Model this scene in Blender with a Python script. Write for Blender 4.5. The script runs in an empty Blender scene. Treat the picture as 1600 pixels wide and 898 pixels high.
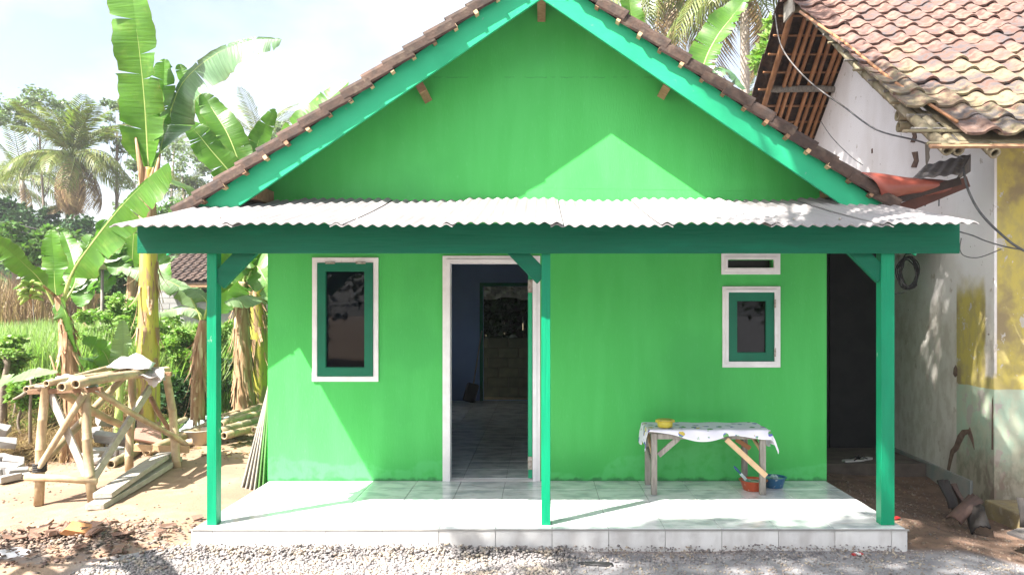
import bpy, math, random
import numpy as np
from mathutils import Vector, Matrix, Euler, noise as mnoise
R = random.Random(7)
NR = np.random.default_rng(7)
S = bpy.context.scene
C = S.collection
PI = math.pi
# ---------------------------------------------------------------- camera, world, sun
F = 1200.0                       # focal length in pixels of the 1600 px wide photograph
EYE = 1.58
cam_d = bpy.data.cameras.new('camera'); cam = bpy.data.objects.new('camera', cam_d); C.objects.link(cam)
cam.location = (0, 0, EYE); cam.rotation_euler = (PI/2, 0, 0)
cam_d.sensor_width = 36; cam_d.lens = 36*F/1600
cam_d.shift_x = -46/1600; cam_d.shift_y = 38/1600
cam_d.clip_start = 0.05; cam_d.clip_end = 2000
S.camera = cam
SUN = Vector((-1.39, -1.13, 2.22)).normalized()
W = bpy.data.worlds.new('World'); S.world = W; W.use_nodes = True
nt = W.node_tree; nt.nodes.clear()
wo = nt.nodes.new('ShaderNodeOutputWorld'); bg = nt.nodes.new('ShaderNodeBackground')
sky = nt.nodes.new('ShaderNodeTexSky'); sky.sky_type = 'NISHITA'; sky.sun_disc = False
sky.sun_elevation = math.asin(SUN.z); sky.sun_rotation = math.atan2(SUN.x, SUN.y)
sky.air_density = 1.0; sky.dust_density = 2.5; sky.ozone_density = 1.0
tc = nt.nodes.new('ShaderNodeTexCoord'); mp = nt.nodes.new('ShaderNodeMapping')
mp.inputs['Scale'].default_value = (1, 1, 1.8)
cn = nt.nodes.new('ShaderNodeTexNoise'); cn.inputs['Scale'].default_value = 2.6; cn.inputs['Detail'].default_value = 8
cn.inputs['Roughness'].default_value = 0.52
cr = nt.nodes.new('ShaderNodeValToRGB'); cr.color_ramp.elements[0].position = 0.38; cr.color_ramp.elements[1].position = 0.66
cr.color_ramp.elements[0].color = (0.25, 0.25, 0.25, 1)
cm = nt.nodes.new('ShaderNodeMixRGB')
ch = nt.nodes.new('ShaderNodeHueSaturation'); ch.inputs['Saturation'].default_value = .22; ch.inputs['Value'].default_value = 1.3
L = nt.links.new
L(tc.outputs['Generated'], mp.inputs[0]); L(mp.outputs[0], cn.inputs['Vector']); L(cn.outputs['Fac'], cr.inputs[0])
L(sky.outputs[0], ch.inputs['Color']); L(ch.outputs[0], cm.inputs[2]); L(cr.outputs[0], cm.inputs[0]); L(sky.outputs[0], cm.inputs[1]); L(cm.outputs[0], bg.inputs[0]); L(bg.outputs[0], wo.inputs[0])
bg.inputs[1].default_value = 0.072
sl = bpy.data.lights.new('sun', 'SUN'); sl.energy = 5.0; sl.angle = math.radians(0.53); sl.color = (1.0, 0.95, 0.88)
so = bpy.data.objects.new('sun', sl); C.objects.link(so); so.location = (-10, -10, 20)
so.rotation_euler = (-SUN).to_track_quat('-Z', 'Y').to_euler()
S.view_settings.view_transform = 'Standard'; S.view_settings.look = 'None'
S.view_settings.exposure = 2.08; S.view_settings.gamma = 1.0; S.view_settings.use_curve_mapping = False
S.cycles.max_bounces = 10; S.cycles.transparent_max_bounces = 8; S.cycles.sample_clamp_indirect = 6
# ---------------------------------------------------------------- helpers
def P(px, py, Y): return Vector(((px-846)*Y/F, Y, EYE-(py-487)*Y/F))
def sm(a, b, x):
    t = min(1, max(0, (x-a)/(b-a))); return t*t*(3-2*t)
def gz(x, y):
    z = -0.155
    z += 0.62*sm(9.6, 12.0, y)*sm(-4.9, -6.0, x)
    z += 0.35*sm(12.5, 16, y)*sm(-2.8, -4.5, x)*(1-sm(-4.9, -6.0, x))
    z -= 0.15*sm(2.9, 3.8, x)*(1-sm(7.4, 8.8, y))
    z += 0.9*sm(16, 60, y)
    z += 0.05*sm(-2.5, -3.1, x)*sm(5.3, 6.5, y)*math.sin(x*1.1+y*.7)
    z += (mnoise.noise(Vector((x*1.2, y*1.2, 0)))*.02 + mnoise.noise(Vector((x*4, y*4, 3)))*.008)
    return z
def G(px, py, dz=0.0):
    z = -0.155
    for _ in range(6):
        Y = (EYE-z)*F/(py-487); X = (px-846)*Y/F; z = gz(X, Y)
    return Vector((X, Y, z+dz))
class MB:
    def __init__(s): s.v = []; s.f = []
    def add(s, vs, fs):
        o = len(s.v); s.v += [tuple(v) for v in vs]; s.f += [tuple(i+o for i in f) for f in fs]; return s
    def box(s, x0, x1, y0, y1, z0, z1):
        return s.add([(x0,y0,z0),(x1,y0,z0),(x1,y1,z0),(x0,y1,z0),(x0,y0,z1),(x1,y0,z1),(x1,y1,z1),(x0,y1,z1)],
                     [(0,3,2,1),(4,5,6,7),(0,1,5,4),(1,2,6,5),(2,3,7,6),(3,0,4,7)])
    def bar(s, p0, p1, w, h, up=(0,0,1)):
        p0 = Vector(p0); p1 = Vector(p1); t = (p1-p0).normalized(); a = t.cross(Vector(up))
        if a.length < 1e-4: a = t.cross(Vector((1,0,0)))
        a.normalize(); b = a.cross(t)
        vs = [p+a*i*w/2+b*j*h/2 for p in (p0,p1) for i,j in ((-1,-1),(1,-1),(1,1),(-1,1))]
        return s.add(vs, [(0,1,2,3),(7,6,5,4),(0,4,5,1),(1,5,6,2),(2,6,7,3),(3,7,4,0)])
    def tube(s, pts, rad, n=8, cap=True, hollow=False):
        pts = [Vector(p) for p in pts]
        if not hasattr(rad, '__len__'): rad = [rad]*len(pts)
        vs = []; fs = []; nrm = None
        for i, p in enumerate(pts):
            t = (pts[min(i+1, len(pts)-1)]-pts[max(i-1, 0)])
            t = t.normalized() if t.length > 1e-9 else Vector((0,0,1))
            if nrm is None:
                nrm = t.cross(Vector((0.13,0.31,0.94)));
                if nrm.length < .1: nrm = t.cross(Vector((1,0,0)))
            nrm = (nrm-t*nrm.dot(t)).normalized(); b = t.cross(nrm)
            for k in range(n):
                a = 2*PI*k/n; vs.append(p+(nrm*math.cos(a)+b*math.sin(a))*rad[i])
        m = len(pts)
        for i in range(m-1):
            for k in range(n):
                fs.append((i*n+k, i*n+(k+1)%n, (i+1)*n+(k+1)%n, (i+1)*n+k))
        if hollow:
            for e, (i, j) in enumerate(((0, 1), (m-1, m-2))):
                c = pts[i]; q = pts[j]; d = (q-c).normalized(); o = len(vs)
                for k in range(n): vs.append(c+(vs[i*n+k]-c)*.68)
                for k in range(n): vs.append(c+(vs[i*n+k]-c)*.66+d*.06)
                for k in range(n):
                    k2 = (k+1)%n
                    q4 = [(i*n+k, o+k, o+k2, i*n+k2), (o+k, o+n+k, o+n+k2, o+k2)]
                    fs += q4 if e else q4
                fs.append(tuple(o+n+k for k in range(n)))
        elif cap:
            fs.append(tuple(range(n-1,-1,-1))); fs.append(tuple((m-1)*n+k for k in range(n)))
        return s.add(vs, fs)
    def lathe(s, c, prof, n=20, squash=1.0):
        c = Vector(c); vs = []; fs = []
        for r, z in prof:
            for k in range(n):
                a = 2*PI*k/n; vs.append(c+Vector((r*math.cos(a), r*squash*math.sin(a), z)))
        for i in range(len(prof)-1):
            for k in range(n): fs.append((i*n+k, i*n+(k+1)%n, (i+1)*n+(k+1)%n, (i+1)*n+k))
        return s.add(vs, fs)
    def prism(s, poly, y0, y1):
        n = len(poly)
        vs = [(x, y0, z) for x, z in poly]+[(x, y1, z) for x, z in poly]
        return s.add(vs, [tuple(range(n)), tuple(range(2*n-1, n-1, -1))]+[(i, i+n, (i+1)%n+n, (i+1)%n) for i in range(n)])
    def extrude(s, poly, d):
        n = len(poly); poly = [Vector(p) for p in poly]; d = Vector(d)
        return s.add(poly+[p+d for p in poly], [tuple(range(n)), tuple(range(2*n-1, n-1, -1))]+[(i, i+n, (i+1)%n+n, (i+1)%n) for i in range(n)])
    def ring(s, x0, x1, z0, z1, w, y0, y1, wb=None):
        """rectangular frame in the XZ plane, made of four mitred members"""
        wb = w if wb is None else wb
        o = [(x0,z0),(x1,z0),(x1,z1),(x0,z1)]; i = [(x0+w,z0+wb),(x1-w,z0+wb),(x1-w,z1-w),(x0+w,z1-w)]
        vs = [(x,y,z) for y in (y0,y1) for l in (o,i) for x,z in l]
        fs = []
        for k in range(4):
            k2 = (k+1)%4
            fs += [(k,k2,4+k2,4+k),(8+k,12+k,12+k2,8+k2),(k,8+k,8+k2,k2),(4+k,4+k2,12+k2,12+k)]
        return s.add(vs, fs)
ORG = {}
def fin(me, m, smooth):
    if m is not None: me.materials.append(m)
    if smooth:
        me.polygons.foreach_set('use_smooth', [True]*len(me.polygons))
    me.update()
def thing(name, label, cat, loc=(0,0,0), group=None, rz=0):
    o = bpy.data.objects.new(name, None); C.objects.link(o); o.empty_display_size = .1
    o.location = loc; o.rotation_euler = (0,0,rz); o['label'] = label; o['category'] = cat
    if group: o['group'] = group
    ORG[o.name] = Vector(loc); return o
def mesh(name, mb, m, smooth=False, org=Vector((0,0,0))):
    me = bpy.data.meshes.new(name)
    ox, oy, oz = org
    me.from_pydata([(x-ox, y-oy, z-oz) for x, y, z in mb.v], [], mb.f)
    fin(me, m, smooth); return me
def part(name, mb, m, parent, smooth=False, bevel=0, label=None, kind=None):
    """world-space builder -> child mesh of parent"""
    org = ORG[parent.name]
    o = bpy.data.objects.new(name, mesh(name, mb, m, smooth, org)); C.objects.link(o); o.parent = parent
    ORG[o.name] = org
    if bevel:
        b = o.modifiers.new('bevel', 'BEVEL'); b.width = bevel; b.segments = 2; b.limit_method = 'ANGLE'; b.angle_limit = .6
    if label: o['label'] = label
    if kind: o['kind'] = kind
    return o
def solo(name, mb, m, label, cat, group=None, smooth=False, bevel=0, base=None):
    xs = np.array(mb.v)
    b = Vector(base) if base is not None else Vector((xs[:,0].mean(), xs[:,1].mean(), xs[:,2].min()))
    o = bpy.data.objects.new(name, mesh(name, mb, m, smooth, b)); C.objects.link(o); o.location = b
    o['label'] = label; o['category'] = cat
    if group: o['group'] = group
    if bevel:
        q = o.modifiers.new('bevel', 'BEVEL'); q.width = bevel; q.segments = 2; q.limit_method = 'ANGLE'; q.angle_limit = .6
    ORG[o.name] = b
    return o
def struct(name, mb, m, smooth=False, kind='structure'):
    o = bpy.data.objects.new(name, mesh(name, mb, m, smooth)); C.objects.link(o); o['kind'] = kind; ORG[o.name] = Vector((0,0,0)); return o
def inst(name, me, parent, loc, rot):
    """shared-mesh child placed at a world point (parent unrotated)"""
    o = bpy.data.objects.new(name, me); C.objects.link(o); o.parent = parent
    o.location = Vector(loc)-ORG[parent.name]; o.rotation_euler = rot; ORG[o.name] = Vector(loc); return o
def npmesh(name, V, Q, m, smooth=False):
    """numpy verts (n,3), quads (k,4)"""
    me = bpy.data.meshes.new(name); k = len(Q)
    me.vertices.add(len(V)); me.vertices.foreach_set('co', np.asarray(V, dtype=np.float32).ravel())
    me.loops.add(k*Q.shape[1]); me.loops.foreach_set('vertex_index', np.asarray(Q, dtype=np.int32).ravel())
    me.polygons.add(k); me.polygons.foreach_set('loop_start', np.arange(0, k*Q.shape[1], Q.shape[1], dtype=np.int32))
    me.polygons.foreach_set('loop_total', np.full(k, Q.shape[1], dtype=np.int32))
    me.update(calc_edges=True); me.materials.append(m)
    if smooth: me.polygons.foreach_set('use_smooth', [True]*k)
    return me
def npart(name, V, Q, m, parent, kind=None):
    V = np.asarray(V)-np.array(ORG[parent.name])[None]
    o = bpy.data.objects.new(name, npmesh(name, V, Q, m)); C.objects.link(o); o.parent = parent; ORG[o.name] = ORG[parent.name]
    if kind: o['kind'] = kind
    return o
# ---------------------------------------------------------------- materials
def mat(name, base, base2=None, rough=.6, scale=6, stretch=(1,1,1), detail=6, lo=.35, hi=.65, bump=.15, bscale=60, bstretch=None,
        rand=0.0, island=0.0, spec=.5, trans=0.0, metal=0, coord='pos', layers=(), tcol=None):
    """procedural principled material: two tones by noise, optional extra layers (color, scale, stretch, lo, hi)"""
    m = bpy.data.materials.new(name); m.use_nodes = True; n = m.node_tree; n.nodes.clear(); l = n.links.new
    N = n.nodes.new
    out = N('ShaderNodeOutputMaterial'); b = N('ShaderNodeBsdfPrincipled')
    b.inputs['Roughness'].default_value = rough; b.inputs['Metallic'].default_value = metal
    b.inputs['Specular IOR Level'].default_value = spec
    if coord == 'pos': src = N('ShaderNodeNewGeometry').outputs['Position']
    else:
        src = N('ShaderNodeTexCoord').outputs['Object']
    oi = N('ShaderNodeObjectInfo')
    if coord == 'obj':
        ad = N('ShaderNodeVectorMath'); ad.operation = 'MULTIPLY_ADD'; l(oi.outputs['Random'], ad.inputs[0]); ad.inputs[1].default_value = (37, 19, 53); l(src, ad.inputs[2]); src = ad.outputs[0]
    def nz(sc, st, dt, lo, hi):
        mp = N('ShaderNodeMapping'); mp.inputs['Scale'].default_value = st; l(src, mp.inputs[0])
        t = N('ShaderNodeTexNoise'); t.inputs['Scale'].default_value = sc; t.inputs['Detail'].default_value = dt; l(mp.outputs[0], t.inputs['Vector'])
        r = N('ShaderNodeMapRange'); r.inputs[1].default_value = lo; r.inputs[2].default_value = hi; l(t.outputs['Fac'], r.inputs[0]); return t, r
    base2 = base2 or tuple(c*.8 for c in base)
    t, r = nz(scale, stretch, detail, lo, hi)
    mx = N('ShaderNodeMixRGB'); mx.inputs[1].default_value = (*base, 1); mx.inputs[2].default_value = (*base2, 1); l(r.outputs[0], mx.inputs[0])
    col = mx.outputs[0]
    for (c, sc, st, a, z) in layers:
        t2, r2 = nz(sc, st, 8, a, z); m2 = N('ShaderNodeMixRGB'); l(r2.outputs[0], m2.inputs[0]); l(col, m2.inputs[1]); m2.inputs[2].default_value = (*c, 1); col = m2.outputs[0]
    if rand or island:
        h = N('ShaderNodeHueSaturation'); mr = N('ShaderNodeMapRange'); a = rand or island
        mr.inputs[3].default_value = 1-a; mr.inputs[4].default_value = 1+a
        if island:
            g = N('ShaderNodeNewGeometry'); l(g.outputs['Random Per Island'], mr.inputs[0])
            mh = N('ShaderNodeMapRange'); mh.inputs[3].default_value = .48; mh.inputs[4].default_value = .525; l(g.outputs['Random Per Island'], mh.inputs[0]); l(mh.outputs[0], h.inputs['Hue'])
        else: l(oi.outputs['Random'], mr.inputs[0])
        l(mr.outputs[0], h.inputs['Value']); l(col, h.inputs['Color']); col = h.outputs[0]
    l(col, b.inputs['Base Color'])
    if bump:
        t3, r3 = nz(bscale, bstretch or (1,1,1), 5, 0, 1); bp = N('ShaderNodeBump'); bp.inputs['Strength'].default_value = bump; bp.inputs['Distance'].default_value = .01
        l(t3.outputs['Fac'], bp.inputs['Height']); l(bp.outputs[0], b.inputs['Normal'])
    if trans:
        tr = N('ShaderNodeBsdfTranslucent'); ms = N('ShaderNodeMixShader'); ms.inputs[0].default_value = trans
        if tcol:
            tm = N('ShaderNodeMixRGB'); tm.blend_type = 'MULTIPLY'; tm.inputs[0].default_value = 1; tm.inputs[2].default_value = (*tcol, 1); l(col, tm.inputs[1]); l(tm.outputs[0], tr.inputs[0])
        else: l(col, tr.inputs[0])
        l(b.outputs[0], ms.inputs[1]); l(tr.outputs[0], ms.inputs[2]); l(ms.outputs[0], out.inputs[0])
    else: l(b.outputs[0], out.inputs[0])
    m['bsdf'] = b.name
    return m
M = {}
M['wall'] = mat('lime_green_paint', (.082,.36,.108), (.074,.34,.096), rough=.5, scale=2.2, stretch=(2.5,2.5,.35), bump=.10, bscale=22, spec=.3,
                layers=(((.095,.38,.12), 3.2, (2.4,2.4,.30), .58, .85), ((.066,.31,.088), 1.1, (1,1,.8), .50, .75)))
M['gable'] = M['wall']
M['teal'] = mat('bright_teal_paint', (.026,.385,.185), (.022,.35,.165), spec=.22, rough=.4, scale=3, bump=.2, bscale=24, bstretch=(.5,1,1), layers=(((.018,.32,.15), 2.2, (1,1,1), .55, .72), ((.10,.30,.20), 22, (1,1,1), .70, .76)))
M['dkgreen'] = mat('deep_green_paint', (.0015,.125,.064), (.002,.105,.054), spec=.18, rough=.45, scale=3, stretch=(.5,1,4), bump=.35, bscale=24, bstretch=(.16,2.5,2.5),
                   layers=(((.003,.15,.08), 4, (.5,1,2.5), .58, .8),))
M['post'] = mat('post_green_paint', (.002,.25,.115), (.002,.20,.095), spec=.25, rough=.38, scale=3, stretch=(3,3,.6), bump=.35, bscale=26, bstretch=(2.5,2.5,.16),
                layers=(((.30,.42,.32), 14, (1,1,.5), .70, .76),))
M['sash'] = mat('sash_green_paint', (.004,.14,.075), (.005,.12,.065), spec=.3, rough=.35, scale=4, bump=.08)
M['white'] = mat('white_trim_paint', (.80,.77,.77), (.70,.67,.67), rough=.5, scale=8, bump=.2, bscale=40, layers=(((.42,.38,.33), 18, (1,1,.4), .66, .80),))
M['tile_floor'] = mat('marbled_floor_tile', (.70,.71,.71), (.46,.50,.50), rough=.10, scale=4.5, stretch=(1,1.7,1), detail=9, lo=.44, hi=.60, bump=.01, coord='pos', rand=.03,
                      layers=(((.50,.44,.38), 9, (1,2.0,1), .58, .76), ((.72,.74,.72), 4, (1,1,1), .55, .7)))
M['tile_riser'] = mat('marbled_riser_tile', (.66,.65,.63), (.50,.48,.46), rough=.16, scale=4.5, stretch=(1.6,1,.7), detail=9, lo=.42, hi=.66, bump=.02, coord='obj', rand=.03,
                      layers=(((.45,.43,.41), 7, (1,1,1), .60, .8),))
M['grout'] = mat('grey_grout', (.30,.29,.27), rough=.9)
M['sheet'] = mat('weathered_fibre_cement', (.27,.25,.25), (.22,.205,.205), rough=.75, scale=2.5, stretch=(3,.6,1), bump=.2, bscale=70,
                 layers=(((.22,.20,.19), 30, (1,.3,1), .70, .80), ((.30,.285,.285), 1.2, (1,1,1), .5, .7)))
M['dksheet'] = mat('old_grey_fibre_cement', (.13,.12,.115), (.08,.07,.07), rough=.9, scale=6, bump=.4, layers=(((.20,.17,.14), 12, (1,1,1), .58, .75),))
M['navy'] = mat('dark_blue_interior_paint', (.15,.24,.45), (.13,.21,.41), rough=.6, scale=2)
M['ceil'] = mat('interior_ceiling', (.65,.66,.70), rough=.8)
M['rtile'] = mat('old_terracotta_tile', (.080,.048,.035), (.042,.028,.022), rough=.9, scale=14, coord='obj', rand=.28, bump=.5, bscale=50,
                 layers=(((.12,.088,.062), 9, (1,1,1), .56, .72), ((.035,.028,.028), 6, (1,1,1), .58, .72)))
M['wood'] = mat('raw_timber', (.27,.155,.085), (.19,.10,.05), rough=.7, scale=6, stretch=(3,3,3), bump=.3, coord='obj', rand=.2)
M['pale_wood'] = mat('pale_new_timber', (.55,.38,.22), (.46,.30,.16), rough=.65, scale=10, stretch=(1,1,1), bump=.2, coord='obj', rand=.1)
M['greywood'] = mat('weathered_grey_timber', (.26,.24,.21), (.17,.15,.13), rough=.8, scale=8, stretch=(6,6,1), bump=.4, coord='obj', rand=.12)
M['bleached'] = mat('bleached_cement_stained_plank', (.38,.355,.31), (.28,.255,.215), rough=.8, scale=9, stretch=(3,1,3), bump=.4, coord='obj', rand=.08)
M['bamboo'] = mat('dry_bamboo', (.37,.285,.175), (.29,.21,.125), rough=.5, scale=7, stretch=(2,2,2), bump=.12, coord='obj', rand=.16,
                  layers=(((.28,.17,.08), 10, (1,1,1), .60, .75), ((.52,.42,.22), 4, (1,1,1), .58, .75)))
M['bamboo_old'] = mat('lichen_covered_bamboo', (.25,.20,.125), (.19,.165,.09), rough=.75, scale=9, bump=.35, coord='obj', rand=.12,
                      layers=(((.30,.265,.19), 7, (1,1,1), .55, .72), ((.17,.13,.09), 11, (1,1,1), .60, .75)))
M['bamboo_red'] = mat('reddish_bamboo_rafter', (.42,.20,.09), (.30,.14,.06), rough=.55, scale=8, bump=.2, coord='obj', rand=.18)
M['node'] = mat('dark_lashing', (.03,.028,.025), rough=.9)
M['steel'] = mat('hinge_steel', (.45,.42,.38), (.25,.2,.17), rough=.4, scale=40, metal=.7)
M['black'] = mat('black_rubber', (.015,.015,.016), rough=.6)
M['cable'] = mat('cable_sheath', (.05,.05,.055), (.10,.10,.10), rough=.6, scale=15)
M['terra_plastic'] = mat('red_brown_plastic_sheet', (.30,.075,.05), (.24,.06,.042), rough=.42, scale=5, bump=.08, layers=(((.5,.2,.14), 8, (1,1,1), .62, .8),))
M['moss'] = mat('mossy_block', (.085,.085,.05), (.055,.06,.035), rough=.95, scale=7, coord='obj', rand=.2)
M['earth'] = None
# ---------------------------------------------------------------- zoned materials
class NB:
    """tiny node builder on world position"""
    def __init__(s, name, rough=.8):
        s.m = bpy.data.materials.new(name); s.m.use_nodes = True; s.n = s.m.node_tree; s.n.nodes.clear()
        s.out = s.N('ShaderNodeOutputMaterial'); s.b = s.N('ShaderNodeBsdfPrincipled'); s.b.inputs['Roughness'].default_value = rough
        s.l(s.b.outputs[0], s.out.inputs[0])
        s.pos = s.N('ShaderNodeNewGeometry').outputs['Position']; x = s.N('ShaderNodeSeparateXYZ'); s.l(s.pos, x.inputs[0]); s.X, s.Y, s.Z = x.outputs
    def N(s, t): return s.n.nodes.new(t)
    def l(s, a, b): s.n.links.new(a, b)
    def noise(s, sc, detail=6, stretch=(1,1,1), rough=.5):
        mp = s.N('ShaderNodeMapping'); mp.inputs['Scale'].default_value = stretch; s.l(s.pos, mp.inputs[0])
        t = s.N('ShaderNodeTexNoise'); t.inputs['Scale'].default_value = sc; t.inputs['Detail'].default_value = detail; t.inputs['Roughness'].default_value = rough
        s.l(mp.outputs[0], t.inputs['Vector']); return t.outputs['Fac']
    def mr(s, v, a, b, c=0, d=1):
        r = s.N('ShaderNodeMapRange'); r.interpolation_type = 'SMOOTHSTEP'
        for i, q in ((1,a),(2,b),(3,c),(4,d)): r.inputs[i].default_value = q
        s.l(v, r.inputs[0]); return r.outputs[0]
    def ma(s, op, a, b):
        m = s.N('ShaderNodeMath'); m.operation = op
        for i, q in enumerate((a, b)):
            if isinstance(q, (int, float)): m.inputs[i].default_value = q
            else: s.l(q, m.inputs[i])
        return m.outputs[0]
    def mix(s, f, a, b):
        m = s.N('ShaderNodeMixRGB'); 
        for i, q in ((0,f),(1,a),(2,b)):
            if isinstance(q, (int, float)): m.inputs[i].default_value = q
            elif isinstance(q, tuple): m.inputs[i].default_value = (*q, 1)
            else: s.l(q, m.inputs[i])
        return m.outputs[0]
    def col(s, c): s.l(c, s.b.inputs['Base Color'])
    def bump(s, h, st=.3, d=.01):
        b = s.N('ShaderNodeBump'); b.inputs['Strength'].default_value = st; b.inputs['Distance'].default_value = d; s.l(h, b.inputs['Height']); s.l(b.outputs[0], s.b.inputs['Normal'])
# earth
e = NB('sandy_earth', .95)
nA = e.noise(.9); nB = e.noise(7, 8); nC = e.noise(60, 4)
sand = e.mix(e.mr(nB, .35, .65), (.29,.20,.128), (.235,.155,.098))
sand = e.mix(e.mr(nA, .45, .62), sand, (.21,.135,.09))
dark = e.mix(e.mr(nB, .4, .62), (.15,.09,.06), (.10,.062,.043))
grey = e.mix(e.mr(nB, .4, .6), (.25,.245,.25), (.19,.185,.195))
wob = e.ma('MULTIPLY', e.ma('SUBTRACT', nA, .5), 1.2)
fd = e.mr(e.ma('ADD', e.X, wob), 2.4, 3.1)                       # darker trodden soil by the passage
c1 = e.mix(fd, sand, dark)
fr = e.ma('MULTIPLY', e.mr(e.ma('ADD', e.Y, e.ma('MULTIPLY', wob, .35)), 5.72, 5.5), e.mr(e.ma('ADD', e.X, wob), -3.5, -2.9))
c1 = e.mix(fr, c1, grey)
back = e.mr(e.Y, 9.3, 11.5); c1 = e.mix(back, c1, e.mix(e.mr(nB, .4, .6), (.20,.14,.08), (.12,.12,.05)))
e.col(c1); e.bump(e.ma('ADD', nB, e.ma('MULTIPLY', nC, .4)), .55, .03)
M['earth'] = e.m
# old plaster of the neighbouring house
w = NB('old_two_colour_limewash', .85)
n1 = w.noise(3.2, 8); n2 = w.noise(9, 9, (1,1,.55), .6); n3 = w.noise(26, 6); n4 = w.noise(1.5, 4, (1,1,.5))
side = w.mr(w.X, 4.215, 4.225, 1, 0)                             # 1 on the gable side, 0 on the street side
d1 = w.ma('MULTIPLY', w.ma('SUBTRACT', n1, .5), .5)
white = w.mix(w.mr(n4, .4, .65), (.80,.77,.77), (.70,.66,.64))
dirtw = w.mix(w.mr(n2, .4, .62), (.62,.57,.51), (.47,.41,.34))
lowz = w.mr(w.ma('ADD', w.Z, w.ma('MULTIPLY', d1, 2.2)), 2.1, 1.25)
white = w.mix(w.ma('MULTIPLY', lowz, .75), white, dirtw)
white = w.mix(w.mr(n3, .70, .76), white, (.2,.14,.1))
yel = w.mix(w.mr(n2, .38, .62), (.50,.41,.10), (.40,.33,.12)); yel = w.mix(w.mr(n1, .50, .68), yel, (.27,.21,.11)); yel = w.mix(w.mr(n3, .66, .72), yel, (.55,.50,.42))
mint = w.mix(w.mr(n2, .4, .6), (.36,.47,.36), (.40,.44,.33)); mint = w.mix(w.mr(n3, .66, .74), mint, (.50,.50,.42))
fl_ = w.noise(5.5, 12, (1,1,.7), .68)
yel = w.mix(w.mr(fl_, .600, .612), yel, (.46,.43,.38)); mint = w.mix(w.mr(fl_, .570, .582), mint, (.40,.37,.33)); white = w.mix(w.ma('MULTIPLY', w.mr(fl_, .625, .635), .6), white, (.40,.33,.27))
zs = w.ma('ADD', w.Z, w.ma('MULTIPLY', d1, .06))
two = w.mix(w.mr(zs, .855, .865), mint, yel)
zone_y = w.mr(w.Y, 7.765, 7.775, 1, 0)
zone_z = w.mr(w.ma('ADD', w.Z, d1), 1.70, 1.95, 1, 0)
strip = w.mr(w.ma('ADD', w.Y, w.ma('MULTIPLY', d1, .3)), 7.25, 7.30, 0, 1)
strip = w.ma('MAXIMUM', strip, w.mr(w.ma('ADD', w.Z, d1), 1.05, .95))
pz = w.ma('MULTIPLY', w.ma('MULTIPLY', zone_y, zone_z), strip)
sidec = w.mix(pz, white, two)
base = w.mix(side, two, sidec)
dirt = w.mix(w.mr(n2, .42, .6), (.13,.085,.055), (.25,.21,.16))
df = w.ma('MULTIPLY', w.mr(w.ma('ADD', w.Z, w.ma('MULTIPLY', d1, 1.6)), .55, .0), w.mr(w.Y, 8.2, 7.6))
base = w.mix(w.ma('MULTIPLY', df, .85), base, dirt)
w.col(base); w.bump(w.ma('ADD', n2, w.ma('MULTIPLY', n3, .5)), .5, .012)
M['oldwall'] = w.m
# painted front wall: lime green emulsion with brush-outs, patched base and a hairline joint in the gable
g = NB('lime_green_wall_paint', .5); g.b.inputs['Specular IOR Level'].default_value = .3
w1 = g.noise(1.1, 5); w2 = g.noise(3.5, 6, (2.2,2.2,.35)); w3 = g.noise(11, 6); w4 = g.noise(40, 4, (1.6,1.6,.4))
gc = g.mix(g.mr(w2, .36, .66), (.056,.415,.082), (.064,.44,.094))
gc = g.mix(g.ma('MULTIPLY', g.mr(w1, .50, .68), .7), gc, (.048,.37,.076))
gc = g.mix(g.ma('MULTIPLY', g.mr(w4, .60, .78), .45), gc, (.10,.48,.14))
zb = g.ma('ADD', g.Z, g.ma('MULTIPLY', g.ma('SUBTRACT', w1, .5), .9))
band = g.ma('MULTIPLY', g.mr(zb, .20, .16), g.mr(w3, .3, .55)); gc = g.mix(g.ma('MULTIPLY', band, .55), gc, (.095,.50,.15))
foot = g.ma('MULTIPLY', g.mr(g.ma('ADD', g.Z, g.ma('MULTIPLY', g.ma('SUBTRACT', w3, .5), .10)), .035, .0), .75); gc = g.mix(foot, gc, (.03,.13,.05))
hl = g.ma('ABSOLUTE', g.ma('SUBTRACT', g.ma('ADD', g.Z, g.ma('MULTIPLY', w3, .05)), 3.80), 0); hair = g.ma('MULTIPLY', g.mr(hl, .006, .002), g.mr(w3, .44, .54)); gc = g.mix(g.ma('MULTIPLY', hair, .5), gc, (.03,.20,.06))
g.col(gc); g.bump(g.ma('ADD', w4, g.ma('MULTIPLY', w3, .6)), .16, .01)
M['wall'] = g.m; M['gable'] = g.m
# roof tiles of the neighbour: pinkish clay, lichen low on the slope
t = NB('lichen_spotted_clay_tile', .9)
a1 = t.noise(2.0, 5); a2 = t.noise(14, 8); a3 = t.noise(45, 5)
ra = t.N('ShaderNodeObjectInfo').outputs['Random']
clay = t.mix(ra, (.145,.074,.056), (.085,.048,.039)); clay = t.mix(t.mr(a2, .4, .62), clay, (.19,.115,.09))
lich = t.mix(t.mr(a3, .4, .6), (.215,.185,.10), (.175,.14,.09)); lich = t.mix(t.mr(ra, .3, .9), lich, (.155,.095,.07))
low = t.mr(t.ma('ADD', t.Z, t.ma('MULTIPLY', t.ma('SUBTRACT', a1, .5), 2.4)), 4.25, 3.7)
c2 = t.mix(t.ma('MULTIPLY', low, t.mr(a2, .30, .55)), clay, lich)
grime = t.ma('MULTIPLY', t.mr(a1, .46, .60), t.mr(a2, .40, .56)); c2 = t.mix(t.ma('MULTIPLY', grime, .9), c2, (.07,.06,.062))
t.col(c2); t.bump(t.ma('ADD', a2, t.ma('MULTIPLY', a3, .5)), .6, .01)
M['ntile'] = t.m
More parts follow.
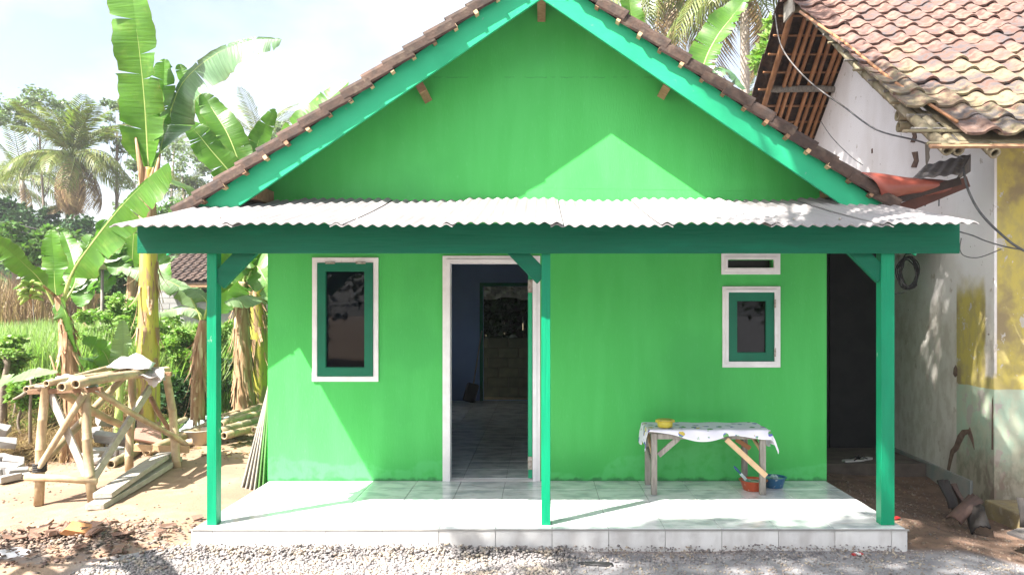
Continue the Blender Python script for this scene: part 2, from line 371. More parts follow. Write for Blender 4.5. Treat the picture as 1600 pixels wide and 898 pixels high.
# window glass over a dark room
g = bpy.data.materials.new('window_glass'); g.use_nodes = True; q = g.node_tree; q.nodes.clear()
o_ = q.nodes.new('ShaderNodeOutputMaterial'); mx_ = q.nodes.new('ShaderNodeMixShader'); tr_ = q.nodes.new('ShaderNodeBsdfTransparent'); tr_.inputs[0].default_value = (.30,.33,.38,1)
gl_ = q.nodes.new('ShaderNodeBsdfGlossy'); gl_.inputs['Roughness'].default_value = .02; fr_ = q.nodes.new('ShaderNodeFresnel'); fr_.inputs[0].default_value = 1.40
q.links.new(fr_.outputs[0], mx_.inputs[0]); q.links.new(tr_.outputs[0], mx_.inputs[1]); q.links.new(gl_.outputs[0], mx_.inputs[2]); q.links.new(mx_.outputs[0], o_.inputs[0])
M['glass'] = g
# foliage
def leafmat(name, c, c2, tr=.35, rough=.45, isl=.3, tcol=(1.0,1.25,.5), **k):
    return mat(name, c, c2, rough=rough, scale=k.pop('scale', 3), bump=0, island=isl, trans=tr, tcol=tcol, spec=.35, **k)
M['leaf_light'] = leafmat('light_green_leaf', (.22,.33,.08), (.16,.27,.06))
M['leaf_mid'] = leafmat('mid_green_leaf', (.12,.20,.06), (.09,.16,.045))
M['leaf_dark'] = leafmat('dark_green_leaf', (.045,.09,.03), (.03,.07,.025), tr=.25)
M['leaf_far'] = leafmat('greyish_far_leaf', (.18,.22,.13), (.14,.19,.11), isl=.35)
M['grass'] = leafmat('grass_blade', (.32,.40,.17), (.22,.32,.11), isl=.35, tr=.45)
M['drygrass'] = leafmat('dry_grass', (.30,.21,.10), (.20,.13,.06), tr=.2, tcol=(1,1,.8), isl=.35)
M['palm'] = leafmat('palm_leaflet', (.13,.18,.04), (.20,.20,.06), isl=.3)
M['palm_dry'] = leafmat('dry_palm_leaflet', (.34,.24,.11), (.22,.14,.07), tr=.2, tcol=(1,1,.8), isl=.3)
M['ban'] = mat('banana_leaf_blade', (.095,.235,.022), (.065,.175,.02), rough=.36, scale=2.5, layers=(((.13,.24,.04), 7, (1,1,1), .55, .75), ((.28,.19,.08), 2.2, (1,1,1), .70, .73)), bump=.25, bscale=5, bstretch=(2,2,9), trans=.42, tcol=(1.1,1.3,.45), spec=.5, rand=.15)
M['ban_pale'] = mat('pale_banana_leaf_underside', (.19,.29,.13), (.13,.23,.09), rough=.5, scale=2.5, layers=(((.30,.22,.10), 2.5, (1,1,1), .68, .72),), bump=.25, bscale=5, bstretch=(2,2,9), trans=.35, tcol=(1.1,1.3,.5), rand=.12)
M['ban_dark'] = mat('glossy_dark_banana_leaf', (.07,.16,.06), (.12,.22,.10), rough=.28, scale=3, bump=.3, bscale=5, bstretch=(2,2,9), trans=.15, spec=.8)
M['rib'] = mat('banana_midrib', (.36,.44,.14), (.28,.38,.10), rough=.4, scale=5)
M['stem_yel'] = mat('yellow_banana_stem', (.42,.36,.05), (.33,.31,.05), rough=.5, scale=4, stretch=(4,4,.5), bump=.3, layers=(((.30,.19,.10), 3.5, (3,3,.6), .53, .58),((.20,.12,.07), 9, (4,4,.5), .60, .66)))
M['stem_dry'] = mat('dry_banana_sheath', (.34,.22,.12), (.22,.12,.06), rough=.85, scale=5, stretch=(5,5,.5), bump=.6, bscale=20, bstretch=(3,3,.5), layers=(((.48,.38,.24), 6, (4,4,.5), .54, .64),))
M['bark'] = mat('grey_brown_bark', (.22,.18,.14), (.14,.11,.085), rough=.9, scale=8, bump=.5)
M['palmbark'] = mat('palm_bark', (.34,.29,.24), (.24,.20,.17), rough=.9, scale=3, stretch=(1,1,5), bump=.6, bscale=6, bstretch=(1,1,5))
M['stone'] = mat('crushed_stone', (.26,.235,.225), (.18,.165,.16), rough=.9, scale=18, island=.35, bump=0, layers=(((.30,.25,.20), 9, (1,1,1), .5, .6),))
M['conc'] = mat('broken_concrete', (.34,.325,.31), (.27,.255,.24), rough=.9, scale=8, bump=.4, coord='obj', rand=.12)
M['brick'] = mat('broken_brick', (.26,.13,.08), (.20,.15,.12), rough=.95, scale=9, bump=.5, coord='obj', rand=.3)
M['rubble'] = mat('mixed_rubble', (.22,.13,.085), (.17,.14,.12), rough=.95, scale=11, island=.45, bump=.2)
M['block'] = mat('grey_block_wall', (.30,.29,.29), (.23,.22,.22), rough=.9, scale=6, coord='obj', rand=.12)
# ---------------------------------------------------------------- ground
def axis(lo, hi, dense_lo, dense_hi, step, grow=1.35):
    a = list(np.arange(dense_lo, dense_hi, step)); d = step; x = a[0]
    left = []
    while x > lo: d *= grow; x -= d; left.append(max(x, lo))
    d = step; x = a[-1]; right = []
    while x < hi: d *= grow; x += d; right.append(min(x, hi))
    return left[::-1]+a+right
gx = axis(-400, 400, -9, 6, .12); gy = axis(-300, 600, 4.4, 14, .12)
gv = [(x, y, gz(x, y)) for y in gy for x in gx]; nx = len(gx)
gf = [(j*nx+i, j*nx+i+1, (j+1)*nx+i+1, (j+1)*nx+i) for j in range(len(gy)-1) for i in range(nx-1)]
gm = MB(); gm.v = gv; gm.f = gf
struct('ground', gm, M['earth'], True)
# ---------------------------------------------------------------- green house
SL = .69; AP = 4.57; RA = math.atan(SL)
WY = 7.19; WX0, WX1 = -2.563, 2.67
H = thing('green_house', 'lime green gabled house with teal rake boards and a tiled front porch', 'house', (0, WY, 0))
def wallholes(mb, xs, zs, holes, y0, y1):
    xs = sorted(set(xs)); zs = sorted(set(zs))
    def solid(i, k):
        if i < 0 or k < 0 or i >= len(xs)-1 or k >= len(zs)-1: return False
        cx = (xs[i]+xs[i+1])/2; cz = (zs[k]+zs[k+1])/2
        return not any(a < cx < b and c < cz < d for a, b, c, d in holes)
    for i in range(len(xs)-1):
        for k in range(len(zs)-1):
            if not solid(i, k): continue
            x0, x1, z0, z1 = xs[i], xs[i+1], zs[k], zs[k+1]
            mb.add([(x0,y0,z0),(x1,y0,z0),(x1,y0,z1),(x0,y0,z1)], [(0,1,2,3)])
            mb.add([(x0,y1,z0),(x1,y1,z0),(x1,y1,z1),(x0,y1,z1)], [(3,2,1,0)])
            if not solid(i-1, k): mb.add([(x0,y0,z0),(x0,y1,z0),(x0,y1,z1),(x0,y0,z1)], [(3,2,1,0)])
            if not solid(i+1, k): mb.add([(x1,y0,z0),(x1,y1,z0),(x1,y1,z1),(x1,y0,z1)], [(0,1,2,3)])
            if not solid(i, k-1): mb.add([(x0,y0,z0),(x1,y0,z0),(x1,y1,z0),(x0,y1,z0)], [(3,2,1,0)])
            if not solid(i, k+1): mb.add([(x0,y0,z1),(x1,y0,z1),(x1,y1,z1),(x0,y1,z1)], [(0,1,2,3)])
def wx(px): return (px-846)*WY/F
def wz(py): return EYE-(py-487)*WY/F
D = (wx(700), wx(836), -.02, wz(408))                 # door hole
W1 = (wx(496), wx(584), wz(588), wz(410)); W2 = (wx(1137), wx(1210), wz(565), wz(456)); V1 = (wx(1136), wx(1207), wz(418), wz(406))
mb = MB(); holes = [D, W1, W2, V1]
wallholes(mb, [WX0, WX1]+[h[i] for h in holes for i in (0,1)], [-.14, 2.7]+[h[i] for h in holes for i in (2,3)], holes, WY, WY+.12)
mb.prism([(WX0,2.7),(WX1,2.7),(WX1,AP-SL*WX1-.03),(0,AP-.03),(WX0,AP+SL*WX0-.03)], WY, WY+.12)
part('front_wall', mb, M['wall'], H)
part('side_wall', MB().box(WX0, WX0+.12, WY+.12, 11.0, -.16, 2.72).box(WX0, WX0+.12, 12.4, 13.8, -.16, 2.72).box(WX0, WX0+.12, 11.0, 12.4, -.16, 1.0).box(WX0, WX0+.12, 11.0, 12.4, 2.0, 2.72), M['wall'], H)  # unseen side window gap, added to let daylight into the room
part('side_wall', MB().box(WX1-.12, WX1, WY+.12, 13.8, -.16, 2.72), M['wall'], H)
for x0, x1 in ((WX0+.12, WX0+.14), (WX1-.14, WX1-.12)):
    if x0 < 0: part('inner_wall_face', MB().box(x0, x1, WY+.14, 11.0, 0, 2.62).box(x0, x1, 12.4, 13.69, 0, 2.62).box(x0, x1, 11.0, 12.4, 0, 1.0).box(x0, x1, 11.0, 12.4, 2.0, 2.62), M['navy'], H)  # inner face left open at the added window gap
    else: part('inner_wall_face', MB().box(x0, x1, WY+.14, 13.69, 0, 2.62), M['navy'], H)
mb = MB(); wallholes(mb, [WX0+.12, WX1-.12, WX0+.13, wx(700)-.05, wx(836)+.05], [0, 2.62, wz(408)+.05], [(wx(700)-.05, wx(836)+.05, -.01, wz(408)+.05), (W1[0]-.05,W1[1]+.05,W1[2]-.05,W1[3]+.05)], WY+.121, WY+.135)
BD = ((755-846)*13.7/F, (755-846)*13.7/F+.86, -.01, EYE-(447-487)*13.7/F)
mb = MB(); wallholes(mb, [WX0, WX1, BD[0], BD[1]], [-.16, 0, 2.72, BD[3]], [BD], 13.7, 13.82)
part('back_wall', mb, M['navy'], H)
part('back_door_frame', MB().ring(BD[0]-.06, BD[1]+.06, 0, BD[3]+.06, .06, 13.66, 13.70, .001), M['dkgreen'], H)
part('ceiling_panel', MB().box(WX0+.12, WX1-.12, WY+.12, 13.7, 2.62, 2.66), M['ceil'], H)
# floor tiles: porch and room
PF = part('porch_floor', MB().box(-2.545, 2.66, 5.62, WY-.002, -.3, -.012), M['grout'], H)
IF = part('room_floor', MB().box(WX0+.12, WX1-.12, WY+.12, 13.7, -.25, -.012), M['grout'], H)
part('door_threshold', MB().box(D[0]+.001, D[1]-.001, WY-.001, WY+.125, -.2, -.004), M['tile_floor'], H)
TP = .4122; x0 = (421.5-846)/214; xe = [x0+TP*k for k in range(-1, 12)]
xe = [-2.545]+[x for x in xe if -2.5 < x < 2.62]+[2.66]
ye = [5.607+TP*k for k in range(0, 4)]+[WY-.003]
def tiles(parent, xe, ye, mt):
    cache = {}
    for i in range(len(xe)-1):
        for j in range(len(ye)-1):
            w_, d_ = round(xe[i+1]-xe[i], 3), round(ye[j+1]-ye[j], 3)
            if w_ < .02 or d_ < .02: continue
            key = (w_, d_)
            if key not in cache:
                m_ = MB(); g_ = .0018; z = .002
                m_.add([(-w_/2+g_,-d_/2+g_,-.012),(w_/2-g_,-d_/2+g_,-.012),(w_/2-g_,d_/2-g_,-.012),(-w_/2+g_,d_/2-g_,-.012),
                        (-w_/2+g_,-d_/2+g_,-z),(w_/2-g_,-d_/2+g_,-z),(w_/2-g_,d_/2-g_,-z),(-w_/2+g_,d_/2-g_,-z),
                        (-w_/2+g_+z,-d_/2+g_+z,0),(w_/2-g_-z,-d_/2+g_+z,0),(w_/2-g_-z,d_/2-g_-z,0),(-w_/2+g_+z,d_/2-g_-z,0)],
                       [(0,1,5,4),(1,2,6,5),(2,3,7,6),(3,0,4,7),(4,5,9,8),(5,6,10,9),(6,7,11,10),(7,4,8,11),(8,9,10,11)])
                cache[key] = mesh('floor_tile', m_, mt)
            inst('floor_tile', cache[key], parent, ((xe[i]+xe[i+1])/2, (ye[j]+ye[j+1])/2, R.uniform(-.0006, .0006)), (R.uniform(-.0012,.0012), R.uniform(-.0012,.0012), 0))
tiles(PF, xe, ye, M['tile_floor'])
ri = [x for x in [x0+TP*k for k in range(-10, 16)]]
xr = [WX0+.12]+[x for x in ri if WX0+.16 < x < WX1-.16]+[WX1-.12]; yr = [WY+.127+TP*k for k in range(16)]+[13.7]
tiles(IF, [x for x in xr if -1.3 < x < .9], yr, M['tile_floor'])
m_ = MB().box(WX0+.12, [x for x in xr if x > -1.3][0]-.002, WY+.13, 13.69, -.01, 0).box([x for x in xr if x < .9][-1]+.002, WX1-.12, WY+.13, 13.69, -.01, 0)
part('floor_covering', m_, M['tile_floor'], H)
for i in range(len(xe)-1):
    m_ = MB().box(xe[i]+.0018, xe[i+1]-.0018, 5.592, 5.606, -.34, -.012)
    part('riser_tile', m_, M['tile_riser'], PF, bevel=.0015)
for s_, xx in ((-1, -2.545), (1, 2.66)):
    for j in range(len(ye)-1):
        m_ = MB().box(min(xx, xx+s_*.013), max(xx, xx+s_*.013), ye[j]+.0018, ye[j+1]-.0018, -.34, -.012)
        part('riser_tile', m_, M['tile_riser'], PF, bevel=.0015)
part('tile_edge_trim', MB().box(-2.56, 2.675, 5.586, 5.5915, -.011, .0005), M['grout'], PF)
# door
DF = part('door_frame', MB().ring(wx(692), wx(844), 0.0, wz(400), .052, WY-.022, WY-.001, .0005), M['white'], H, bevel=.004)
part('inner_moulding', MB().ring(wx(692)+.034, wx(844)-.034, 0.001, wz(400)-.034, .036, WY-.034, WY+.10, .0005), M['white'], DF, bevel=.004)
DL = part('door_leaf', MB().box(D[1]-.065, D[1]-.027, WY+.05, WY+.80, .015, D[3]-.04), M['teal'], H, bevel=.003)
part('door_panel', MB().box(D[1]-.071, D[1]-.066, WY+.13, WY+.72, .2, 1.85), M['sash'], DL, bevel=.003)
for z in (1.76, .10):
    part('hinge', MB().box(D[1]-.068, D[1]-.028, WY+.025, WY+.048, z, z+.12).tube([(D[1]-.03,WY+.03,z),(D[1]-.03,WY+.03,z+.12)], .007, 8), M['steel'], DL, smooth=False)
# windows
def window(h, name, o, hinge, mould):
    x0, x1, z0, z1 = h
    fr = part(name, MB().ring(x0-o, x1+o, z0-o, z1+o, o+.002, WY-.018, WY-.001), M['white'], H, bevel=.004)
    if mould: part('inner_moulding', MB().ring(x0-o*.45, x1+o*.45, z0-o*.45, z1+o*.45, o*.45+.004, WY-.030, WY+.01), M['white'], fr, bevel=.004)
    sa = part('sash', MB().ring(x0+.004, x1-.004, z0+.004, z1-.004, .078, WY-.026 if not mould else WY-.016, WY+.012, .082), M['sash'], fr, bevel=.003)
    part('pane', MB().box(x0+.075, x1-.075, WY-.004, WY+.001, z0+.075, z1-.075), M['glass'], fr)
    part('glazing_bead', MB().ring(x0+.078, x1-.078, z0+.082, z1-.078, .008, WY-.012, WY-.0045), M['dkgreen'], fr)
    if hinge == 'top':
        for a in (.24, .78):
            xh = x0+(x1-x0)*a; part('hinge', MB().box(xh-.045, xh+.045, WY-.029, WY-.0265, z1-.016, z1+.004).tube([(xh-.045,WY-.030,z1),(xh+.045,WY-.030,z1)], .005, 8), M['steel'], fr)
    else:
        for zh in (z0+.09, z1-.11):
            part('hinge', MB().box(x1-.012, x1+.004, WY-.034, WY-.0305, zh-.04, zh+.04).tube([(x1,WY-.034,zh-.04),(x1,WY-.034,zh+.04)], .005, 8), M['steel'], fr)
    return fr
window(W1, 'tall_window', .046, 'top', False); window(W2, 'small_window', .052, 'side', True)
VF = part('vent_frame', MB().ring(V1[0]-.056, V1[1]+.068, V1[2]-.064, V1[3]+.064, .04, WY-.022, WY-.001), M['white'], H, bevel=.004)
part('inner_moulding', MB().ring(V1[0]-.025, V1[1]+.035, V1[2]-.030, V1[3]+.030, .027, WY-.030, WY+.02), M['white'], VF, bevel=.004)
part('vent_backing', MB().box(V1[0]-.01, V1[1]+.01, WY+.09, WY+.1, V1[2]-.01, V1[3]+.01), M['black'], VF)
part('dark_room_panel', MB().box(W2[0]-.05, W2[1]+.05, WY+.135, WY+.14, W2[2]-.05, W2[3]+.05), M['black'], H)  # black panel stands in for the dark room behind the pane
# rakes
for s_ in (-1, 1):
    e_ = 3.25
    poly = [(0, AP-.012), (s_*e_, AP-.012-SL*e_), (s_*e_, AP-.012-SL*e_-.25), (0, AP-.012-.265)]
    if s_ > 0: poly = poly[::-1]
    part('rake_board', MB().prism(poly, 6.655, 6.685), M['teal'], H, bevel=.002)
    poly = [(0, AP-.05), (s_*e_, AP-.05-SL*e_), (s_*e_, AP-.05-SL*e_-.08), (0, AP-.05-.08)]
    if s_ > 0: poly = poly[::-1]
    part('rafter', MB().prism(poly, 6.69, 6.74), M['wood'], H)
# purlin ends between gable wall and rake board
def purlin(x, ztop, w_, h_, ang, y0=6.69, y1=7.6):
    c, s = math.cos(ang), math.sin(ang)
    q = [(-w_/2,-h_),(w_/2,-h_),(w_/2,0),(-w_/2,0)]
    q = [(x+a*c-b*s, ztop+a*s+b*c) for a, b in q]
    return part('purlin', MB().prism(q, y0, y1), M['wood'], H, bevel=.003)
purlin(0, AP-.11, .075, .17, 0)
for px, py, s_ in ((657, 163, -1), (1045, 157, 1)):
    xb, zb = wx(px), wz(py); an = -s_*RA
    purlin(xb, zb+.16, .075, .16, an*.85, 6.84)
part('wall_plate', MB().box(2.60, 2.98, 6.80, 7.18, wz(313), wz(294)), M['wood'], H, bevel=.003)
part('wall_plate', MB().box(-2.95, -2.50, 6.75, 7.18, wz(322), wz(300)), M['wood'], H, bevel=.003)
part('eave_beam', MB().box(-3.2, -3.1, 6.70, 13.9, AP-SL*3.2-.06, AP-SL*3.2+.03), M['wood'], H)
# roof tiles at the rakes: moulded tile with a rolled outer edge
def rake_tile():
    m = MB(); Lh = .27; T = .016; n = 9
    prof = [(-.14,-.040),(-.140,.022),(-.125,.050),(-.09,.064),(-.055,.056),(-.02,.036),(.02,.020),(.07,.018),(.11,.024)]
    vs = []
    for y, lift in ((0,.030),(Lh,.0)):
        for x, z in prof: vs.append((x, y, z+lift+T))
        for x, z in prof: vs.append((x*.93 if x < -.08 else x, y, z+lift))
    fs = []
    for i in range(n-1):
        fs += [(i, i+1, 2*n+i+1, 2*n+i), (n+i, 3*n+i, 3*n+i+1, n+i+1), (i, n+i, n+i+1, i+1), (2*n+i, 2*n+i+1, 3*n+i+1, 3*n+i)]
    fs += [(0, 2*n, 3*n, n), (n-1, 2*n-1, 4*n-1, 3*n-1)]
    m.add(vs, fs); return m
RT = part('tiled_roof', MB().prism([(0,AP-.012),(-3.14,AP-.012-SL*3.14),(-3.14,AP-.04-SL*3.14),(0,AP-.045)], 6.76, 14.1).prism([(0,AP-.045),(3.06,AP-.04-SL*3.06),(3.06,AP-.012-SL*3.06),(0,AP-.012)], 6.76, 14.1), M['dksheet'], H)
rtm = [None, None]
rtm[0] = mesh('roof_tile', rake_tile(), M['rtile'], False)
mm = rake_tile(); mm.v = [(-x, y, z) for x, y, z in mm.v]; mm.f = [f[::-1] for f in mm.f]; rtm[1] = mesh('roof_tile', mm, M['rtile'], False)
btm = mesh('batten', MB().box(-.06, .5, -.016, .016, -.034, 0), M['pale_wood']); 
EXP = .2195
def battenmesh(mt): return mesh('batten', MB().box(-.0, .5, -.017, .017, -.034, 0), mt)
bmats = [battenmesh(M['pale_wood']), battenmesh(M['wood'])]
for s_ in (-1, 1):
    e_ = 3.13 if s_ < 0 else 3.05
    k = 0
    while True:
        d = k*EXP; hx = e_-d*math.cos(RA)
        if hx < .12: break
        x = s_*hx; z = AP-SL*hx
        jit = R.uniform(-.016, .016)
        loc = Vector((x, 6.585+.13+jit*.6, z-.010+R.uniform(-.004,.006)))
        rot = (RA+R.uniform(-.012,.014), 0, -PI/2+R.uniform(-.025,.025)) if s_ < 0 else (RA+R.uniform(-.012,.014), 0, PI/2+R.uniform(-.025,.025))
        # local x of the left slope runs towards the street with rz=-90: rolled edge must face the street
        inst('roof_tile', rtm[1] if s_ < 0 else rtm[0], RT, loc, rot)
        b = inst('batten', bmats[0 if R.random() < .5 else 1], RT, (x-s_*.035*math.cos(RA), 6.572+R.uniform(-.002,.014), z-.012+.035*math.sin(RA)), (0, s_*RA, PI/2))
        b.rotation_euler = (Matrix.Rotation(-s_*-RA if s_ > 0 else -RA, 3, 'Y') @ Matrix.Rotation(PI/2, 3, 'Z')).to_euler()
        k += 1
# the rest of both slopes, hidden behind the rake column
m_ = MB()
for s_ in (-1, 1):
    rows = 16; cols = 34
    for r in range(rows):
        h0 = 3.12-r*EXP*math.cos(RA); h1 = h0-.27*math.cos(RA)
        if h1 < .02: h1 = .02
        for c in range(cols):
            y = 6.90+c*.21
            q = [(0,.02),(.05,.05),(.1,.045),(.15,.01),(.21,.0)]
            vs = [(s_*h0, y+a, AP-SL*h0+z+.03) for a, z in q]+[(s_*h1, y+a, AP-SL*h1+z) for a, z in q]+[(s_*h0, y+a, AP-SL*h0+z+.012) for a, z in q]
            m_.add(vs, [((i, i+1, 6+i, 5+i) if s_ > 0 else (5+i, 6+i, i+1, i)) for i in range(4)]+[(10+i, 11+i, i+1, i) for i in range(4)])
part('far_roof_tiles', m_, M['rtile'], H, kind='stuff')
part('ridge_cap', MB().tube([(0,6.62,AP+.04),(0,14.1,AP+.04)], .10, 12), M['rtile'], H)
# ---------------------------------------------------------------- porch roof and posts
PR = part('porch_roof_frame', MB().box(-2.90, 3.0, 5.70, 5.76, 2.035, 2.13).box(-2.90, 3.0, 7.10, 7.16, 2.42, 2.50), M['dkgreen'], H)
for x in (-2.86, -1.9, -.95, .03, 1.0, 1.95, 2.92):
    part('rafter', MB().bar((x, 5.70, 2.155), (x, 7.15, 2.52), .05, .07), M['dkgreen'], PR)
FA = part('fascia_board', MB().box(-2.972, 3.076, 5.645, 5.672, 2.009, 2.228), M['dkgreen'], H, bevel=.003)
per = .0857; amp = .0095
def sheet_z(x, t, dl=0): return 2.178+.432*t + amp*math.sin(2*PI*x/per) + dl
xs0 = -3.02
for k in range(8):
    a = xs0+k*.7713; b = a+.7713+per*1.0
    if k == 7: b = 3.055
    n = int((b-a)/per*10); m_ = MB(); T = .008; rows = 5; vs = []
    dl = .017*(k % 2)+R.uniform(0,.002); yo = R.uniform(-.012, .012)
    for side in (0, 1):
        for r in range(rows):
            t_ = r/(rows-1)
            for i in range(n+1):
                x = a+(b-a)*i/n; vs.append((x, 5.36+yo+1.80*t_-.0, sheet_z(x, t_, dl+(T if side == 0 else 0))-.012*math.sin(PI*t_)))
    nn = n+1; fs = []
    for r in range(rows-1):
        for i in range(n):
            q0 = r*nn+i; fs.append((q0, q0+1, q0+nn+1, q0+nn)); q1 = rows*nn+q0; fs.append((q1+nn, q1+nn+1, q1+1, q1))
    for i in range(n): fs.append((rows*nn+i, rows*nn+i+1, i+1, i)); q0 = (rows-1)*nn+i; fs.append((q0, q0+1, rows*nn+q0+1, rows*nn+q0))
    for r in range(rows-1):
        fs.append((r*nn, (r+1)*nn, rows*nn+(r+1)*nn, rows*nn+r*nn)); q0 = r*nn+n; fs.append((rows*nn+q0, rows*nn+q0+nn, q0+nn, q0))
    m_.add(vs, fs)
    o = part('roof_sheet', m_, M['sheet'], H, smooth=True)
    o.modifiers.new('e', 'EDGE_SPLIT').split_angle = .9
for i in range(17):
    x = xs0+per*(.25+round((.2+i*.36)/per)); 
    for yy, t_ in ((5.73, .205), (7.12, .978)):
        part('roof_screw', MB().lathe((x, yy, sheet_z(x, t_)), [(.0,.016),(.006,.015),(.012,.006),(.013,.0)], 8), M['steel'], PR)
yp = 5.69
for (xa, xb, wv, top) in (((323-846)*yp/F, (338-846)*yp/F, .09, 2.03), ((846-846)*yp/F, (860-846)*yp/F, .075, 2.03), ((1377-846)*yp/F, (1398-846)*yp/F, .09, 2.03)):
    part('post', MB().box(xa, xb, yp, yp+wv, .001, top), M['post'], H, bevel=.003)
def brace(x0, z0, x1, z1, w_=.095):
    # flat-ended diagonal board in the XZ plane
    return part('brace', MB().bar((x0, yp+.037, z0), (x1, yp+.037, z1), w_, .045, up=(0,1,0)) if 0 else MB().bar((x0, yp+.037, z0), (x1, yp+.037, z1), .045, w_), M['dkgreen'], H, bevel=.003)
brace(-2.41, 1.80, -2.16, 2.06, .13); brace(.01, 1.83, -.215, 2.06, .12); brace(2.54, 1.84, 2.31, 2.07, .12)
# ---------------------------------------------------------------- neighbouring house
NX = 4.20; NY = 7.12
NH = thing('neighbour_house', 'old house with peeling white, yellow and mint walls under a lichen covered clay tile roof', 'house', (NX, NY, -.3))
NA = math.radians(36); RIDGE_Y, RIDGE_Z = 10.0, 5.72; EAVE_Y = 6.22; EAVE_Z = RIDGE_Z-(RIDGE_Y-EAVE_Y)*math.tan(NA)
def nroof(y): return RIDGE_Z-abs(y-RIDGE_Y)*math.tan(NA)
mb = MB().extrude([(NX,NY,-.6),(NX,14.2,-.6),(NX,14.2,nroof(14.2)-.16),(NX,RIDGE_Y,RIDGE_Z-.16),(NX,NY,nroof(NY)-.16)], (.14,0,0))
part('gable_wall', mb, M['oldwall'], NH)
part('street_wall', MB().box(NX+.14, 9.5, NY, NY+.14, -.6, nroof(NY+.14)-.18), M['oldwall'], NH)
part('corner_edge', MB().box(NX-.004, NX+.142, NY-.004, NY+.02, -.6, nroof(NY)-.2), M['oldwall'], NH)
M['plinth'] = mat('mossy_painted_plinth', (.24,.19,.09), (.17,.13,.08), rough=.9, scale=7, bump=.4, layers=(((.30,.26,.20), 12, (1,1,1), .55, .7),))
part('plinth_step', MB().box(NX-.10, 9.5, NY-.62, NY-.004, -.6, -.155), M['plinth'], NH, bevel=.012)
M['baseband'] = mat('grey_blue_base_band', (.20,.22,.21), (.27,.25,.22), rough=.9, scale=8, bump=.3)
part('base_band', MB().extrude([(NX-.03,NY+.35,-.6),(NX-.03,10.5,-.6),(NX-.03,10.5,.0),(NX-.03,NY+.35,-.06)], (.027,0,0)), M['baseband'], NH, bevel=.005)
# crack with exposed brick
M['crackm'] = mat('exposed_crack', (.10,.06,.045), (.17,.11,.08), rough=1, scale=20, bump=.5)
def side(px, py, off=.003):      # point on the gable wall seen at a pixel
    Y = NX*F/(px-846); return Vector((NX-off, Y, EYE-(py-487)*Y/F))
def flat(pix, d=.006, off=.001): return MB().extrude([side(x, y, off) for x, y in pix], (-d,0,0))
cr_ = [(1478,748),(1483,718),(1486,703),(1492,695),(1497,680),(1504,671),(1515,670),(1516,667),(1521,684),(1523,702),(1519,690),(1513,677),(1508,680),(1502,692),(1498,702),(1491,708),(1487,722),(1481,749)]
part('wall_crack', flat(cr_), M['crackm'], NH)
part('wall_hole', flat([(1491,575),(1494,570),(1496,576),(1496,586),(1493,589),(1490,584)]), M['crackm'], NH)
part('wall_crack', MB().extrude([(4.197,7.13,.3),(4.197,7.16,.3),(4.197,7.15,.75),(4.197,7.135,.8)], (-.003,0,0)), M['crackm'], NH)
for px, py, r_ in ((1428,213,5),(1430,250,6)):
    part('plaster_gap', flat([(px-r_*.8,py-r_*2),(px+r_*.7,py-r_*2.2),(px+r_,py+r_*.3),(px+r_*.4,py+r_*2),(px-r_,py+r_*1.9),(px-r_*.2,py)]), M['crackm'], NH)
part('wall_nick', flat([(1362,233),(1364,232),(1364,239),(1362,240)]), M['crackm'], NH)
# clay tiles
def clay_tile(seed):
    r = random.Random(seed); m = MB(); wd = .285; Lh = .36; T = .016; n = 13
    vs = []
    def h(u):        # S profile: flat pan on the left, raised roll on the right
        if u < .50: return .010*math.sin(PI*u/.5)*-1+.0
        return .042*math.sin(PI*(u-.50)/.50)**.85
    ys = [0, .012, .18, Lh]
    for j, y in enumerate(ys):
        for i in range(n):
            u = i/(n-1); vs.append((u*wd-.004*(j==0), y, h(u)+T+.028*(1-y/Lh)))
    for i in range(n):
        u = i/(n-1); vs.append((u*wd, 0, h(u)+.028-.006))
    for i in range(n):
        u = i/(n-1); vs.append((u*wd, Lh, h(u)))
    fs = []
    for j in range(3):
        for i in range(n-1): fs.append((j*n+i, j*n+i+1, (j+1)*n+i+1, (j+1)*n+i))
    for i in range(n-1):
        fs.append((4*n+i, 4*n+i+1, i+1, i)); fs.append((5*n+i, 5*n+i+1, 4*n+i+1, 4*n+i))
    fs += [(0, n, 2*n, 3*n, 5*n, 4*n), (n-1, 5*n-1, 6*n-1, 4*n-1, 3*n-1, 2*n-1)]
    m.add(vs, fs); return m
ctm = mesh('roof_tile', clay_tile(1), M['ntile'], False)
ctm_u = mesh('roof_tile', clay_tile(1), M['rtile'], False)
RF = part('front_roof_slope', MB().extrude([(3.42,EAVE_Y+.06,EAVE_Z+.01),(9.6,EAVE_Y+.06,EAVE_Z+.01),(9.6,RIDGE_Y,RIDGE_Z-.035),(3.42,RIDGE_Y,RIDGE_Z-.035)], (0,0,-.012)), M['bamboo_old'], NH)
ex = .298; cov = .262; nfront = 0; far_t = MB()
ca, sa_ = math.cos(NA), math.sin(NA)
rows = int((RIDGE_Y-EAVE_Y)/ca/ex)+1
for r in range(rows):
    d = r*ex; y = EAVE_Y+d*ca; z = EAVE_Z+.02+d*sa_
    xl = 3.17+R.uniform(-.006,.006)
    for c in range(1 if r < 2 else 0, 24):
        x = xl+c*cov
        if x > .70*y+1.2 or x > 9.3: break
        j = R.uniform(-1,1)
        loc = (x+R.uniform(-.004,.004), y+R.uniform(-.014,.014), z+R.uniform(-.003,.004)); rot = (NA+R.uniform(-.008,.008), R.uniform(-.012,.012), R.uniform(-.04,.04))
        if nfront < 262: inst('roof_tile', ctm, RF, loc, rot); nfront += 1
        else:
            mt_ = Matrix.Translation(loc) @ Euler(rot).to_matrix().to_4x4()
            far_t.add([mt_ @ Vector(v) for v in ct_v], ct_f) if 0 else far_t.add([mt_ @ v_.co for v_ in ctm.vertices], [tuple(p.vertices) for p in ctm.polygons])
if far_t.v: part('upper_roof_tiles', far_t, M['ntile'], RF, kind='stuff')
